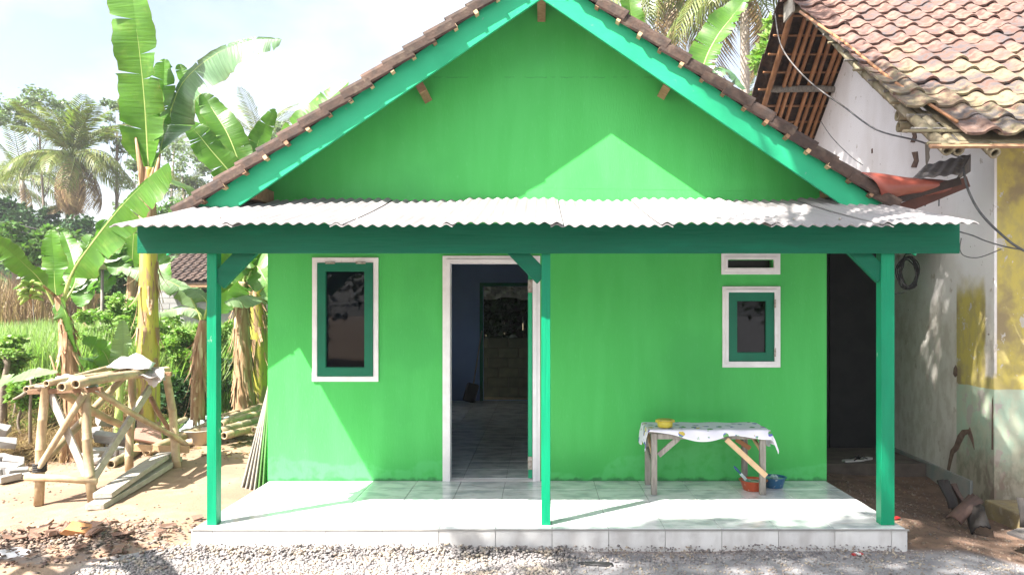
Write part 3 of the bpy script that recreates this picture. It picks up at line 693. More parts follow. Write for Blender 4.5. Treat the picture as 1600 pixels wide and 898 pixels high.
RR = part('rear_roof_slope', MB().extrude([(4.35,RIDGE_Y,RIDGE_Z-.035),(9.6,RIDGE_Y,RIDGE_Z-.035),(9.6,14.5,nroof(14.5)-.03),(4.35,14.5,nroof(14.5)-.03)], (0,0,-.012)), M['dksheet'], NH)
nb = 0
for r in range(14):
    d = .12+r*ex; y = RIDGE_Y+d*ca+ex*ca; z = RIDGE_Z-(y-RIDGE_Y)*math.tan(NA)
    for c in range(6):
        x = 3.14+(c+1)*cov
        if nb >= 36: break
        inst('roof_tile', ctm_u, RR, (x+R.uniform(-.02,.02), y, z+R.uniform(-.0,.01)), (NA+R.uniform(-.04,.04), R.uniform(-.03,.03), PI+R.uniform(-.04,.04))); nb += 1
part('rear_roof_tiles', MB().extrude([(3.14,RIDGE_Y+1.5,nroof(RIDGE_Y+1.5)),(4.36,RIDGE_Y+1.5,nroof(RIDGE_Y+1.5)),(4.36,14.5,nroof(14.5)),(3.14,14.5,nroof(14.5))], (0,0,.02)), M['rtile'], NH, kind='stuff')
# ridge caps
for k in range(18):
    x = 3.12+k*.33
    part('ridge_tile', MB().tube([(x,RIDGE_Y,RIDGE_Z+.0),(x+.36,RIDGE_Y,RIDGE_Z+.012)], [.105,.092], 10), M['ntile'], NH)
def bamboo(mb, p0, p1, r, seed=0, taper=.9, n=10, sag=0.0):
    p0 = Vector(p0); p1 = Vector(p1); Lh = (p1-p0).length; rr = random.Random(seed); step = rr.uniform(.26,.36)
    ts = [0.0]; d = rr.uniform(.05, .25)
    while d < Lh-.06:
        for q in (-.008, 0, .008): ts.append((d+q)/Lh)
        d += step*rr.uniform(.9,1.1)
    ts.append(1.0); ts = sorted(t for t in ts if 0 <= t <= 1)
    pts = []; rad = []
    for i, t_ in enumerate(ts):
        k = (i-1) % 3 == 1 and 0 < i < len(ts)-1
        pts.append(p0.lerp(p1, t_)+Vector((0,0,-sag*4*t_*(1-t_)))+Vector((math.sin(t_*7+seed)*.25*r,0,math.cos(t_*5+seed)*.25*r))); rad.append(r*(1-(1-taper)*t_)*(1.10 if k else 1.0))
    return mb.tube(pts, rad, n, hollow=True)
# rear overhang seen from below: bamboo rafters and battens
rn = 0
for x, w_ in ((3.30,.042),(3.50,.03),(3.60,.032),(3.70,.028),(3.86,.032),(3.94,.03),(4.06,.034),(4.15,.03)):
    y1 = R.choice((12.9, 13.2, 12.4)) if x > 3.4 else 12.9
    mbb = bamboo(MB(), (x, RIDGE_Y+.02, RIDGE_Z-.10), (x+R.uniform(-.05,.05), y1, nroof(y1)-.10), w_, seed=rn); rn += 1
    part('bamboo_rafter', mbb, M['bamboo_red'], NH, smooth=True)
for k in range(11):
    y = RIDGE_Y+.22+k*ex*ca; z = nroof(y)-.045
    part('batten', MB().bar((3.16,y,z),(4.4,y,z), .035,.022, up=(0,-sa_,ca)), M['bamboo_red'], NH)
part('ridge_pole', bamboo(MB(), (3.22,RIDGE_Y-.02,RIDGE_Z-.19), (4.5,RIDGE_Y-.02,RIDGE_Z-.19), .055, 3), M['bamboo_old'], NH, smooth=True)
part('ridge_end_board', MB().box(3.20,3.23,RIDGE_Y-.22,RIDGE_Y+.16,RIDGE_Z-.32,RIDGE_Z-.07), M['bleached'], NH, bevel=.003)
part('tie_pole', bamboo(MB(), P(1202,138,11.15), (4.3,11.0,P(1315,141,11.0).z), .05, 9), M['greywood'], NH, smooth=True)
# front rake: two bamboo rafters with open ends, one further inside
for (a, b, r_, sd) in (((3.27,9.3),(3.27,6.20),.046,1), ((3.372,9.5),(3.372,6.22),.046,2), ((3.66,8.5),(3.66,6.18),.045,4)):
    zo = -.085
    part('bamboo_rafter', bamboo(MB(), (a[0], b[1], nroof(b[1])+zo), (a[0], a[1], nroof(a[1])+zo), r_, sd), M['bamboo_old'], NH, smooth=True)
for k in range(13):
    y = EAVE_Y+.03+k*ex*ca
    xo = 3.10+R.uniform(0,.12)+(0 if k else -.02)
    part('batten', MB().bar((xo,y,nroof(y)-.045),(4.3,y+R.uniform(-.03,.03),nroof(y)-.045), .026,.018, up=(0,-sa_,ca)), M['greywood' if k % 3 else 'bamboo_old'], NH)
part('eave_batten', MB().bar((3.12,6.17,nroof(6.17)-.03),(6.5,6.19,nroof(6.19)-.03), .045,.02, up=(0,-sa_,ca)), M['wood'], NH)
part('split_bamboo_batten', MB().bar((3.02,6.42,nroof(6.42)-.03),(3.55,6.40,nroof(6.40)-.02), .035,.02), M['bamboo_old'], NH)
part('loose_rake_pole', MB().tube([(3.10,9.2,nroof(9.2)+.03),(3.22,8.1,nroof(8.1)+.06),(3.30,7.2,nroof(7.2)+.05),(3.44,6.35,nroof(6.35)+.08)], [.018,.016,.016,.014], 6), M['bamboo_red'], NH, smooth=True)
for z_, sd in ((-.0,6),(-.10,7)):
    q = P(1402, 183, 7.15); part('purlin_pole', bamboo(MB(), (q.x, 7.15, q.z+z_), (4.35, 7.15, q.z+z_), .052, sd), M['bamboo_old'], NH, smooth=True)
part('dangling_strip', MB().extrude([P(1445,222,6.9),P(1456,224,6.9),P(1452,238,6.9),P(1453,246,6.9),P(1447,262,6.9),P(1446,250,6.9)], (.01,.02,0)), M['greywood'], NH)
# ---------------------------------------------------------------- roofed passage between the houses
PS = thing('passage_roof', 'low patchwork roof with red brown plastic gutter sheet between the two houses', 'roof', (3.4, 7.0, 2.4))
def cq(pts, th, m, name, **k):
    return part(name, MB().extrude(pts, th), m, PS, **k)
# red-brown half round sheet lying in the valley
top = []; m_ = MB(); n = 12; rows = 9; vs = []
for r in range(rows):
    t_ = r/(rows-1)
    for i in range(n+1):
        a = i/n
        # front edge cross-section: bulging outward
        Tp = P(1347,269,6.60).lerp(P(1484,283,6.92), t_); Bp = P(1378,308,6.60).lerp(P(1486,296,6.92), t_)
        if i == 0: p = Tp+Vector((.05,.5,.03))
        elif i == n: p = Bp+Vector((0,.3,-.03))
        else:
            a = (i-1)/(n-2); p = Tp.lerp(Bp, a)+Vector((0,-math.sin(PI*a)*.09*(1-t_*.5),.006*math.sin(t_*9+a*4)))
        vs.append(p)
for r in range(rows-1):
    for i in range(n): m_.f.append((r*(n+1)+i, r*(n+1)+i+1, (r+1)*(n+1)+i+1, (r+1)*(n+1)+i))
m_.v = [tuple(v) for v in vs]
o = part('plastic_gutter_sheet', m_, M['terra_plastic'], PS, smooth=True); q = o.modifiers.new('s', 'SOLIDIFY'); q.thickness = .008
# old corrugated fibre-cement scrap
m_ = MB(); vs = []; n = 40
A0, A1 = P(1425,279,6.80), P(1501,271,6.70); B0, B1 = P(1446,258,7.3), P(1517,240,7.1)
for r in range(2):
    for i in range(n+1):
        t_ = i/n; p = (A0.lerp(A1, t_) if r == 0 else B0.lerp(B1, t_))+Vector((0,0,.007*math.sin(t_*2*PI*4))); vs.append(p)
A0b = [v+Vector((0,0,-.008)) for v in vs]
m_.v = [tuple(v) for v in vs+A0b]; k = n+1
for i in range(n): m_.f += [(i, i+1, k+i+1, k+i), (2*k+i, 3*k+i, 3*k+i+1, 2*k+i+1), (2*k+i, 2*k+i+1, i+1, i)]
part('fibre_cement_scrap', m_, M['dksheet'], PS, smooth=False)
cq([P(1503,269,6.76), P(1517,242,7.15), P(1517,268,7.15), P(1492,284,6.9)], (0,.012,0), M['dksheet'], 'folded_sheet_end')
part('support_board', MB().bar(P(1366,322,6.72), P(1500,283,6.86), .03, .07, up=(0,0,1)), M['browntile'] if 'browntile' in M else M.setdefault('browntile', mat('brown_ridge_tile', (.045,.026,.020), (.026,.017,.014), rough=.8, scale=8, bump=.4)), PS, bevel=.003)
part('support_board', MB().bar(P(1400,330,6.98), P(1512,284,7.06), .03, .10, up=(0,0,1)), mat('red_brown_board', (.13,.05,.035), (.09,.04,.03), rough=.8), PS, bevel=.003)
for k in range(5): # broken tile ends under the rake
    q = P(1347+k*13, 297+k*7.5, 6.72); part('tile_end', MB().bar(q, q+Vector((.02,.3,0)), .07, .035, up=(.5,0,.8)), M['rtile'], PS)
part('passage_ceiling', MB().extrude([(2.69,7.9,2.42),(4.19,7.9,2.46),(4.19,11.3,2.3),(2.69,11.3,2.3)], (0,0,.02)), M['dksheet'], PS)
PW = thing('passage_end_wall', 'dark wooden wall with plank door closing the shaded passage', 'wall', (3.45, 10.6, -.2))
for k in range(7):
    xa = 2.69+k*.2145; part('plank', MB().box(xa+.003, xa+.2115, 10.6+R.uniform(-.006,.006), 10.64, -.25, 2.5), mat('shaded_dark_plank', (.020,.019,.020), (.013,.013,.014), rough=.9, scale=6) if k == 0 else bpy.data.materials['shaded_dark_plank'], PW, bevel=.002)  # near-black plank colour, the passage's shade painted in
part('door_post', MB().box(3.36, 3.44, 9.20, 9.28, -.05, 2.4), bpy.data.materials['shaded_dark_plank'], PW)
part('plank_partition', MB().box(3.47, 4.19, 9.24, 9.27, -.05, 2.36), bpy.data.materials['shaded_dark_plank'], PW)
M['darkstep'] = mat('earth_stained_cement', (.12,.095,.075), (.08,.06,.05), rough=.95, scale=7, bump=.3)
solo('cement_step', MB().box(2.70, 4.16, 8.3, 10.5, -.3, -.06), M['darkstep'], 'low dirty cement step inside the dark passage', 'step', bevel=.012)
# sandal on the step
def sandal(q, rz, tag_, lab):
    t_ = thing('sandal', lab, 'sandal', q, 'sandals on the passage step', rz)
    pr = [(-.13,-.03),(-.125,.0),(-.13,.03),(-.09,.042),(-.02,.036),(.05,.046),(.10,.044),(.13,.025),(.135,0),(.13,-.022),(.10,-.038),(.05,-.042),(-.02,-.034),(-.09,-.040)]
    o = ORG[t_.name]
    part('sole', MB().extrude([o+Vector((a,b,0)) for a,b in pr], (0,0,.022)), mat('pale_rubber_'+tag_, (.55,.53,.50), rough=.6), t_, bevel=.004)
    for s_ in (-1,1): part('strap', MB().tube([o+Vector((.085,0,.022)),o+Vector((.05,s_*.025,.05)),o+Vector((-.02,s_*.038,.02))], .007, 6), M['black'], t_, smooth=True)
sandal((3.42, 8.42, -.058), .3, 'a', 'pale rubber sandal lying on the dark step, its toe towards the wall'); sandal((3.56, 8.50, -.058), -2.6, 'b', 'pale rubber sandal behind the other one, turned the other way round')
# ---------------------------------------------------------------- cables
def cable(name, pts, r, lab, cat='cable', m=None):
    # smooth curve through points
    pts = [Vector(p) for p in pts]; out = []
    for i in range(len(pts)-1):
        p0 = pts[max(i-1,0)]; p1 = pts[i]; p2 = pts[i+1]; p3 = pts[min(i+2,len(pts)-1)]
        for k in range(8):
            t = k/8; out.append(.5*((2*p1)+(-p0+p2)*t+(2*p0-5*p1+4*p2-p3)*t*t+(-p0+3*p1-3*p2+p3)*t**3))
    out.append(pts[-1])
    return solo(name, MB().tube(out, r, 6), m or M['cable'], lab, cat, smooth=True, base=pts[0])
M['cable_pale'] = mat('sun_bleached_cable', (.11,.10,.095), (.07,.065,.06), rough=.7, scale=9)
cable('overhead_cable', [P(1211,22,9.9), P(1222,75,9.4), P(1262,125,8.8), P(1320,168,8.2)], .009, 'pale twisted cable sagging in front of the bamboo overhang', m=M['cable_pale'])
cable('overhead_cable', [P(1320,168,8.2), P(1370,203,7.6), P(1440,222,7.0), P(1505,248,6.9)], .009, 'dark cable crossing the white gable below the bamboo eave')
cable('wall_cable', [P(1505,262,6.74), P(1512,295,6.7), P(1530,330,6.7), P(1560,362,6.65), P(1601,392,6.6), P(1680,420,6.5)], .012, 'thick black cable running down from the folded sheet to the right')
cable('wall_cable', [P(1499,362,6.8), P(1520,368,6.8), P(1545,378,6.75), P(1590,389,6.7), P(1680,400,6.6)], .006, 'thin cable leaving the right end of the porch beam')
cable('wall_cable', [P(1502,372,6.9), P(1500,390,6.95), P(1508,400,6.95), P(1530,402,6.9), P(1565,389,6.8)], .0045, 'thin looped wire hanging beside the porch beam end')
cable('wall_cable', [P(1445,322,7.1), P(1455,308,7.1), P(1466,305,7.1), P(1467,322,7.1)], .006, 'short black wire bent over behind the porch sheet')
cable('wall_cable', [P(1283,190,8.6), P(1300,215,8.5), P(1330,245,8.4), P(1348,258,8.3)], .004, 'thin wire hanging down the white gable next to the tiles')
# coil of cable hung on the wall
cb = MB(); cc = P(1419, 425, 8.15); rr = random.Random(4)
for k in range(9):
    a0 = rr.uniform(0, 6); ra_, rb_ = .105+rr.uniform(-.03,.02), .165+rr.uniform(-.02,.015); off = Vector((rr.uniform(-.02,.02), rr.uniform(-.03,.03), rr.uniform(-.02,.015)))
    cb.tube([cc+off+Vector((ra_*math.cos(a0+t*2*PI/24)+0*t, .02*math.sin(t), rb_*math.sin(a0+t*2*PI/24))) for t in range(25)], .0065, 6)
cb.tube([cc+Vector((-.08,0,-.12)), cc+Vector((.0,0,-.19)), cc+Vector((-.06,0,-.22)), cc+Vector((-.14,0,-.23))], .0065, 6)
cb.tube([cc+Vector((-.06,.01,.12)), cc+Vector((-.02,.02,.19)), cc+Vector((.05,.05,.2))], .0065, 6)
solo('cable_coil', cb, M['black'], 'coil of thin black cable hung on the dirty white wall behind the right post', 'cable coil', smooth=True)
# ---------------------------------------------------------------- broken pieces at the foot of the wall
def curved_tile(c, Lh, w_, bow, rot, m, name, lab, cat, grp=None):
    n = 8; vs = []
    for j in (0, .33, .66, 1):
        for i in range(n+1):
            u = i/n-.5; vs.append(Vector((u*w_, (j-.5)*Lh, bow*(1-(2*u)**2)+.01*math.sin(i*3+j*5))))
    fs = [(j*(n+1)+i, j*(n+1)+i+1, (j+1)*(n+1)+i+1, (j+1)*(n+1)+i) for j in range(3) for i in range(n)]
    mb = MB(); mt_ = Matrix.Translation(c) @ Euler(rot).to_matrix().to_4x4(); mb.add([mt_ @ v for v in vs], fs)
    o = solo(name, mb, m, lab, cat, grp, smooth=True); q = o.modifiers.new('s', 'SOLIDIFY'); q.thickness = .018; q.offset = 0; return o
g_ = G(1475, 800); 
M['soot'] = mat('sooty_clay', (.014,.012,.011), (.022,.016,.013), rough=.8, scale=8, bump=.4)
M['browntile'] = mat('brown_ridge_tile', (.11,.062,.045), (.065,.04,.032), rough=.8, scale=8, bump=.4)
curved_tile(P(1478,778,6.95)+Vector((0,0,.02)), .26, .22, .06, (1.15,.35,.9), M['soot'], 'broken_roof_tile', 'dark sooty roof tile leaning upright against the cracked wall', 'roof tile')
curved_tile(P(1496,779,7.02), .26, .12, .04, (1.2,.5,1.3), M['browntile'], 'broken_roof_tile', 'narrow brown tile piece stood just behind the dark leaning tile', 'roof tile')
curved_tile(P(1507,797,6.55), .34, .13, .05, (.45,.15,-1.0), M['browntile'], 'broken_ridge_tile', 'long curved brown tile lying tilted at the wall foot', 'roof tile')
curved_tile(P(1528,812,6.45), .28, .15, .05, (.5,-.5,-.6), M['soot'], 'broken_ridge_tile', 'grey black tile half under the long curved brown one', 'roof tile')
curved_tile(P(1601,800,6.35), .24, .13, .05, (1.4,.1,.3), M['soot'], 'broken_roof_tile', 'dark brown tile stood on edge at the far right of the picture', 'roof tile')
solo('slate_piece', MB().extrude([P(1573,834,5.95),P(1605,845,5.78),P(1640,838,5.85),P(1612,826,6.1),P(1590,828,6.08)], (0,0,.018)), M['dksheet'], 'flat dark grey slab piece on the ground at the right edge', 'slab')
# ---------------------------------------------------------------- porch table and what lies on or under it
ty0, ty1 = 6.62, 7.02
tx0 = (1018-846)*ty0/F; tx1 = (1197-846)*ty0/F; tz = EYE-(676-487)*ty0/F
TB = thing('rough_table', 'knocked together timber table against the green wall', 'table', ((tx0+tx1)/2, 6.82, 0))
LG = .05
for x, y, mt_, lb in ((tx0, ty0, 'greywood', 0), (tx1-LG, ty0, 'greywood', 0), (tx0, ty1, 'greywood', 0), (tx1-LG-.05, ty1, 'greywood', 0)):
    part('leg', MB().box(x, x+LG, y, y+.045, .002, tz-.005), M[mt_], TB, bevel=.003)
part('apron', MB().box(tx0+LG+.001, tx1-LG-.001, ty0+.004, ty0+.03, tz-.055, tz-.006), M['greywood'], TB, bevel=.003)
part('apron', MB().box(tx0+LG+.001, tx1-LG-.051, ty1+.01, ty1+.036, tz-.055, tz-.006), M['greywood'], TB, bevel=.003)
for k in range(3):
    part('top_board', MB().box(tx0-.02, tx1+.02, ty0-.01+k*.162, ty0+.148+k*.162, tz, tz+.02), M['greywood'], TB, bevel=.003)
def tbp(px, py, y): return P(px, py, y)
part('brace', MB().bar(tbp(1029,711,ty0+.03), tbp(1060,684,ty0+.03), .02, .045), M['greywood'], TB, bevel=.002)
part('brace', MB().bar(tbp(1135,686,ty0-.013), tbp(1197,743,ty0-.013), .022, .045), M['pale_wood'], TB, bevel=.002, label='fresh pale diagonal brace nailed across the right front leg')
part('brace', MB().bar(tbp(1150,686,ty1), tbp(1172,700,ty1), .02, .04), mat('orange_timber', (.38,.16,.07), rough=.7), TB, bevel=.002)
part('brace', MB().bar((tx1-.03, ty0+.05, .38), (tx1-.05, ty1, tz-.03), .02, .035), M['pale_wood'], TB, bevel=.002)
part('brace', MB().bar((tx0+.03, ty0+.05, .28), (tx0+.02, ty1-.01, tz-.06), .02, .035), M['pale_wood'], TB, bevel=.002)
part('brace', MB().bar((tx0+.03, ty0+.04, .22), (tx0+.02, ty1, .33), .02, .035), M['greywood'], TB, bevel=.002)
# printed cloth
cl = NB('printed_cotton_cloth', .85)
vo = cl.N('ShaderNodeTexVoronoi'); vo.inputs['Scale'].default_value = 11; cl.l(cl.pos, vo.inputs['Vector'])
nn_ = cl.noise(26, 3); d_ = cl.ma('ADD', vo.outputs['Distance'], cl.ma('MULTIPLY', cl.ma('SUBTRACT', nn_, .5), .55))
spot = cl.mr(d_, .27, .33, 1, 0); hue = cl.noise(9, 2)
sc_ = cl.mix(cl.mr(hue, .45, .50), (.10,.28,.08), cl.mix(cl.mr(hue, .55, .58), (.08,.10,.38), (.45,.36,.06)))
cl.col(cl.mix(spot, (.62,.61,.68), sc_)); M['cloth'] = cl.m
nx_, ny_ = 96, 40; m_ = MB(); FL, FR_ = .20, .22; TW = tx1-tx0+.05
for j in range(ny_+1):
    for i in range(nx_+1):
        a = -FL+(TW+FL+FR_)*i/nx_; v = j/ny_
        fd_ = .03+.075*math.exp(-((a/TW-.45)/.20)**2)+.055*sm(.60,1.0,a/TW)-.015*sm(.15,0,a/TW)+.10*sm(0,-.03,a)*0
        sd_ = -fd_+(.44+fd_)*v                       # depth coordinate, negative = hangs over the front
        x = tx0-.025+a; y = ty0-.016+sd_; z = tz+.031+.0025*math.sin(a*21+sd_*30)
        cut = 1-.85*min(1, max(0, a-TW, -a)*9)
        if sd_ < 0: z += sd_*cut; y = ty0-.020-.010*math.sin(a*26)*min(1,-sd_*20)-.05*(-sd_)
        if a < 0:
            k = -a*(.85+.15*math.sin(v*9)); z -= k*.97; x = tx0-.029-.12*k-.010*math.sin(v*13+1)*min(1,k*12); y += .015*math.sin(k*20)
        if a > TW:
            k = (a-TW)*(.85+.15*math.sin(v*8+2)); z -= k*.88; x = tx0-.025+TW+.006+.30*k+.012*math.sin(v*12)*min(1,k*12)
        m_.v.append((x, y, z))
m_.f = [(j*(nx_+1)+i, j*(nx_+1)+i+1, (j+1)*(nx_+1)+i+1, (j+1)*(nx_+1)+i) for j in range(ny_) for i in range(nx_)]
o = solo('table_cloth', m_, M['cloth'], 'white cloth with small leaf and flower print draped over the rough table', 'cloth', smooth=True)
o.modifiers.new('s', 'SOLIDIFY').thickness = .003
# yellow food box
M['yplastic'] = mat('yellow_plastic', (.62,.52,.06), (.55,.44,.04), rough=.35, scale=5)
yb = thing('food_container', 'small round yellow plastic food container standing on the cloth', 'container', (P(1039,670,6.72).x, 6.72, tz+.035))
o_ = ORG[yb.name]
part('bowl', MB().lathe(o_, [(.0,.0),(.058,.0),(.064,.008),(.070,.060),(.064,.060),(.056,.01),(0,.01)], 24), M['yplastic'], yb, smooth=True)
part('lid', MB().lathe(o_+Vector((0,0,.058)), [(.0,.014),(.055,.014),(.072,.011),(.078,.004),(.076,.0),(.0,.0)], 24), mat('yellow_lid', (.50,.40,.05), (.3,.27,.08), rough=.4, scale=30), yb, smooth=True)
for s_ in (-1, 1): part('clip', MB().box(o_.x+s_*.074-.008, o_.x+s_*.074+.008, o_.y-.014, o_.y+.014, o_.z+.042, o_.z+.066), M['yplastic'], yb, bevel=.002)
def basin(px, py, y, r, h, name, lab, col, col2):
    c = P(px, py, y); c.z = .002
    t = thing('wash_basin', lab, 'basin', c)
    m1 = mat(name, col, col2, rough=.35, scale=7, layers=(((.5,.5,.46), 16, (1,1,1), .64, .72),))
    part('bowl', MB().lathe(c, [(0,0),(r*.70,0),(r*.74,.006),(r*.93,h*.9),(r*.97,h*.95),(r*1.06,h),(r*1.06,h+.004),(r*.94,h+.002),(r*.88,h*.82),(r*.68,.012),(0,.012)], 32), m1, t, smooth=True)
    return t, c
t1, c1_ = basin(1177, 760, 6.82, .12, .088, 'orange_red_basin', 'orange red plastic basin with paint water under the right end of the table', (.42,.075,.02), (.36,.06,.02))
M['paintwater'] = mat('milky_green_paint_water', (.35,.48,.46), (.10,.30,.22), rough=.15, scale=16, lo=.45, hi=.55)
part('paint_water', MB().lathe(c1_, [(0,.074),(.104,.074)], 32), M['paintwater'], t1)
t2, c2_ = basin(1209, 756, 6.93, .108, .09, 'blue_basin', 'blue plastic basin beside the orange one, behind the right table leg', (.03,.13,.26), (.02,.10,.20))
part('paint_water', MB().lathe(c2_, [(0,.078),(.094,.078)], 32), M['paintwater'], t2)
for k in range(9):
    a = k*.7; part('paint_rag_lump', MB().lathe(c2_+Vector((.05*math.cos(a)*(k%3)*.6,.05*math.sin(a)*(k%3)*.6,.074)), [(0,.03+.006*(k%2)),(.018,.022),(.026,.004),(.02,-.004)], 8), M['paintwater'], t2, smooth=True) if k < 4 else None
br = thing('paint_brush', 'blue handled paint brush leaning in the orange basin', 'brush', c1_+Vector((-.06,0,.05)))
b0 = c1_+Vector((-.04,-.01,.06)); b1 = P(1147,728,6.80)
part('handle', MB().tube([b0.lerp(b1,.55), b0.lerp(b1,.7), b0.lerp(b1,.88), b1], [.008,.010,.012,.007], 8), mat('blue_handle', (.02,.10,.22), rough=.4), br, smooth=True)
part('ferrule', MB().bar(b0.lerp(b1,.22), b0.lerp(b1,.57), .016, .026), mat('painted_ferrule', (.45,.55,.55), rough=.4, scale=30), br, bevel=.002)
part('bristles', MB().bar(b0, b0.lerp(b1,.22), .014, .03), M['paintwater'], br, bevel=.003)
# broom and small things inside
bm = thing('broom', 'dark palm fibre broom leaning by the back doorway', 'broom', ((737-846)*13.4/F, 13.4, 0))
q = ORG[bm.name]
part('handle', MB().tube([q+Vector((.02,0,.25)), q+Vector((.16,.2,1.25))], .012, 8), M['greywood'], bm, smooth=True)
part('bristles', MB().bar(q+Vector((-.06,0,.01)), q+Vector((.03,.02,.33)), .07, .22), M['black'], bm, bevel=.03)
# back yard seen through the second doorway
BY = thing('yard_wall', 'low block wall behind the house seen through both doorways', 'wall', (-.6, 15.6, -.15))
for r in range(6):
    for c in range(7):
        xb = -2.1+c*.41+(.2 if r % 2 else 0); part('block', MB().box(xb+.005, xb+.40, 15.6+R.uniform(-.006,.006), 15.75, -.15+r*.2+.005, -.15+(r+1)*.2-.004), M['block'] if 0 else M['moss'] if 'moss' in M else M.setdefault('moss', mat('mossy_block', (.16,.15,.09), (.10,.11,.06), rough=.95, scale=7, coord='obj', rand=.2)), BY, bevel=.006)
part('mortar_core', MB().box(-2.1, 1.0, 15.63, 15.73, -.15, 1.04), M['darkstep'], BY)
KR = thing('lean_to_roof', 'grey sagging lean to sheet over the back yard', 'roof', (-.6, 15, 2.3))
m_ = MB(); n = 30
for r in range(2):
    for i in range(n+1): m_.v.append((-5.0+8.5*i/n, (13.83, 20.5)[r], (2.7, 2.35)[r]+.02*math.sin(i*1.3)))  # sheet drawn out far and wide to keep sun off the yard
m_.f = [(i, i+1, n+2+i, n+1+i) for i in range(n)]
o = part('roof_sheet', m_, M['dksheet'], KR); o.modifiers.new('s', 'SOLIDIFY').thickness = .01
m_ = MB(); nn = 24; rr = random.Random(3)
for j in range(6):
    for i in range(nn+1): m_.v.append((-1.9+2.4*i/nn, 15.2+.05*math.sin(i*1.7+j)+rr.uniform(-.03,.03), 2.12-.055*j-(.03*math.sin(i*.9)+rr.uniform(-.015,.015))*(j/5)))
m_.f = [(j*(nn+1)+i, j*(nn+1)+i+1, (j+1)*(nn+1)+i+1, (j+1)*(nn+1)+i) for j in range(5) for i in range(nn)]
o = part('hanging_tarp', m_, mat('pale_crinkled_plastic', (.55,.55,.55), (.4,.4,.4), rough=.5, scale=9, trans=.5), KR); o.modifiers.new('s', 'SOLIDIFY').thickness = .003
# ---------------------------------------------------------------- litter and gravel in front
def ico(r, rng, sq=.6):
    t_ = (1+5**.5)/2
    v = [(-1,t_,0),(1,t_,0),(-1,-t_,0),(1,-t_,0),(0,-1,t_),(0,1,t_),(0,-1,-t_),(0,1,-t_),(t_,0,-1),(t_,0,1),(-t_,0,-1),(-t_,0,1)]
    f = [(0,11,5),(0,5,1),(0,1,7),(0,7,10),(0,10,11),(1,5,9),(5,11,4),(11,10,2),(10,7,6),(7,1,8),(3,9,4),(3,4,2),(3,2,6),(3,6,8),(3,8,9),(4,9,5),(2,4,11),(6,2,10),(8,6,7),(9,8,1)]
    return np.array(v)/1.9, np.array(f)
IV, IF_ = ico(1, R)
def stones(name, pts, sizes, m, label=None, flat=(.45,.9), obj=True):
    n = len(pts); jit = NR.uniform(.70,1.3,(n,12,1)); V = IV[None]*jit
    sc = np.stack([NR.uniform(.7,1.3,n), NR.uniform(.6,1.1,n), NR.uniform(flat[0],flat[1],n)],1)[:,None,:]*np.array(sizes)[:,None,None]
    V = V*sc; a = NR.uniform(0,6.28,n); b = NR.uniform(-.5,.5,n)
    ca_, sa2 = np.cos(b)[:,None], np.sin(b)[:,None]; y_ = V[:,:,1]*ca_-V[:,:,2]*sa2; z_ = V[:,:,1]*sa2+V[:,:,2]*ca_; V = np.stack([V[:,:,0], y_, z_], 2)
    ca_, sa2 = np.cos(a)[:,None], np.sin(a)[:,None]; x_ = V[:,:,0]*ca_-V[:,:,1]*sa2; y_ = V[:,:,0]*sa2+V[:,:,1]*ca_; V = np.stack([x_, y_, V[:,:,2]], 2)
    V = V+np.array(pts)[:,None,:]; Q = (IF_[None]+12*np.arange(n)[:,None,None]).reshape(-1,3)
    me = npmesh(name, V.reshape(-1,3), Q, m); o = bpy.data.objects.new(name, me); C.objects.link(o); o['kind'] = 'stuff'; ORG[o.name] = Vector((0,0,0))
    return o
pts = []; sz = []
rr = random.Random(11)
for k in range(26000):
    x = rr.uniform(-3.1, 4.6); y = rr.uniform(4.75, 5.60)
    dens = 1.0 if x < .2 else .55 if y > 5.38 else .30
    edge = -2.55-.75*(5.6-y)+rr.uniform(-.25,.1)
    if x < edge or rr.random() > dens: continue
    if x > 2.7 and y > 5.3 and rr.random() < .6: continue
    s_ = rr.uniform(.006,.0155)*(1 if x < .2 else .66)*(1.25 if rr.random() < .1 else 1)
    heap = .045*sm(5.25,5.58,y)*rr.random() if x < 2.7 else 0
    pts.append((x, y, gz(x, y)+s_*.3+heap)); sz.append(s_)
stones('gravel', pts, sz, M['stone'])
pts = []; sz = []
for k in range(5200):   # small crumbs on the earth on both sides
    if rr.random() < .5:
        x = rr.uniform(2.7, 4.15); y = rr.uniform(5.6, 8.4)
        if rr.random() < .6: continue
    else:
        x = rr.uniform(-7.5, -2.7); y = rr.uniform(5.2, 9.5)
        if rr.random() < (.5 if x < -4.6 or y < 5.8 else .88): continue
    if -2.6 < x < 2.7 and y > 5.6: continue
    s_ = rr.uniform(.004,.012)*(1.6 if rr.random() < .08 else 1); pts.append((x, y, gz(x,y)+s_*.2)); sz.append(s_)
stones('soil_crumbs', pts, sz, mat('soil_crumb', (.17,.105,.07), (.13,.11,.095), rough=1, island=.4, bump=0))
# rubble heap, lower left
pts = []; sz = []
hc = G(105, 848)
def heap(x, y): 
    return .11*math.exp(-(((x-hc.x)/.62)**2+((y-hc.y)/.36)**2))
for k in range(2600):
    a = rr.uniform(0, 6.283); r_ = abs(rr.gauss(0, .50)); x = hc.x+math.cos(a)*r_*1.15; y = hc.y+math.sin(a)*r_*.62
    s_ = rr.uniform(.006,.022); pts.append((x, y, gz(x,y)+heap(x,y)*rr.uniform(.5,1.0))); sz.append(s_)
stones('rubble', pts, sz, M['rubble'], flat=(.2,.5))
hm = MB(); 
hx = [hc.x-1.3+i*.1 for i in range(27)]; hy = [hc.y-.8+i*.1 for i in range(17)]
hm.v = [(x, y, gz(x,y)+heap(x,y)*.75-.012) for y in hy for x in hx]; hm.f = [(j*27+i, j*27+i+1, (j+1)*27+i+1, (j+1)*27+i) for j in range(16) for i in range(26)]
struct('rubble_mound', hm, M['rubble'], True, kind='stuff')
chm = []
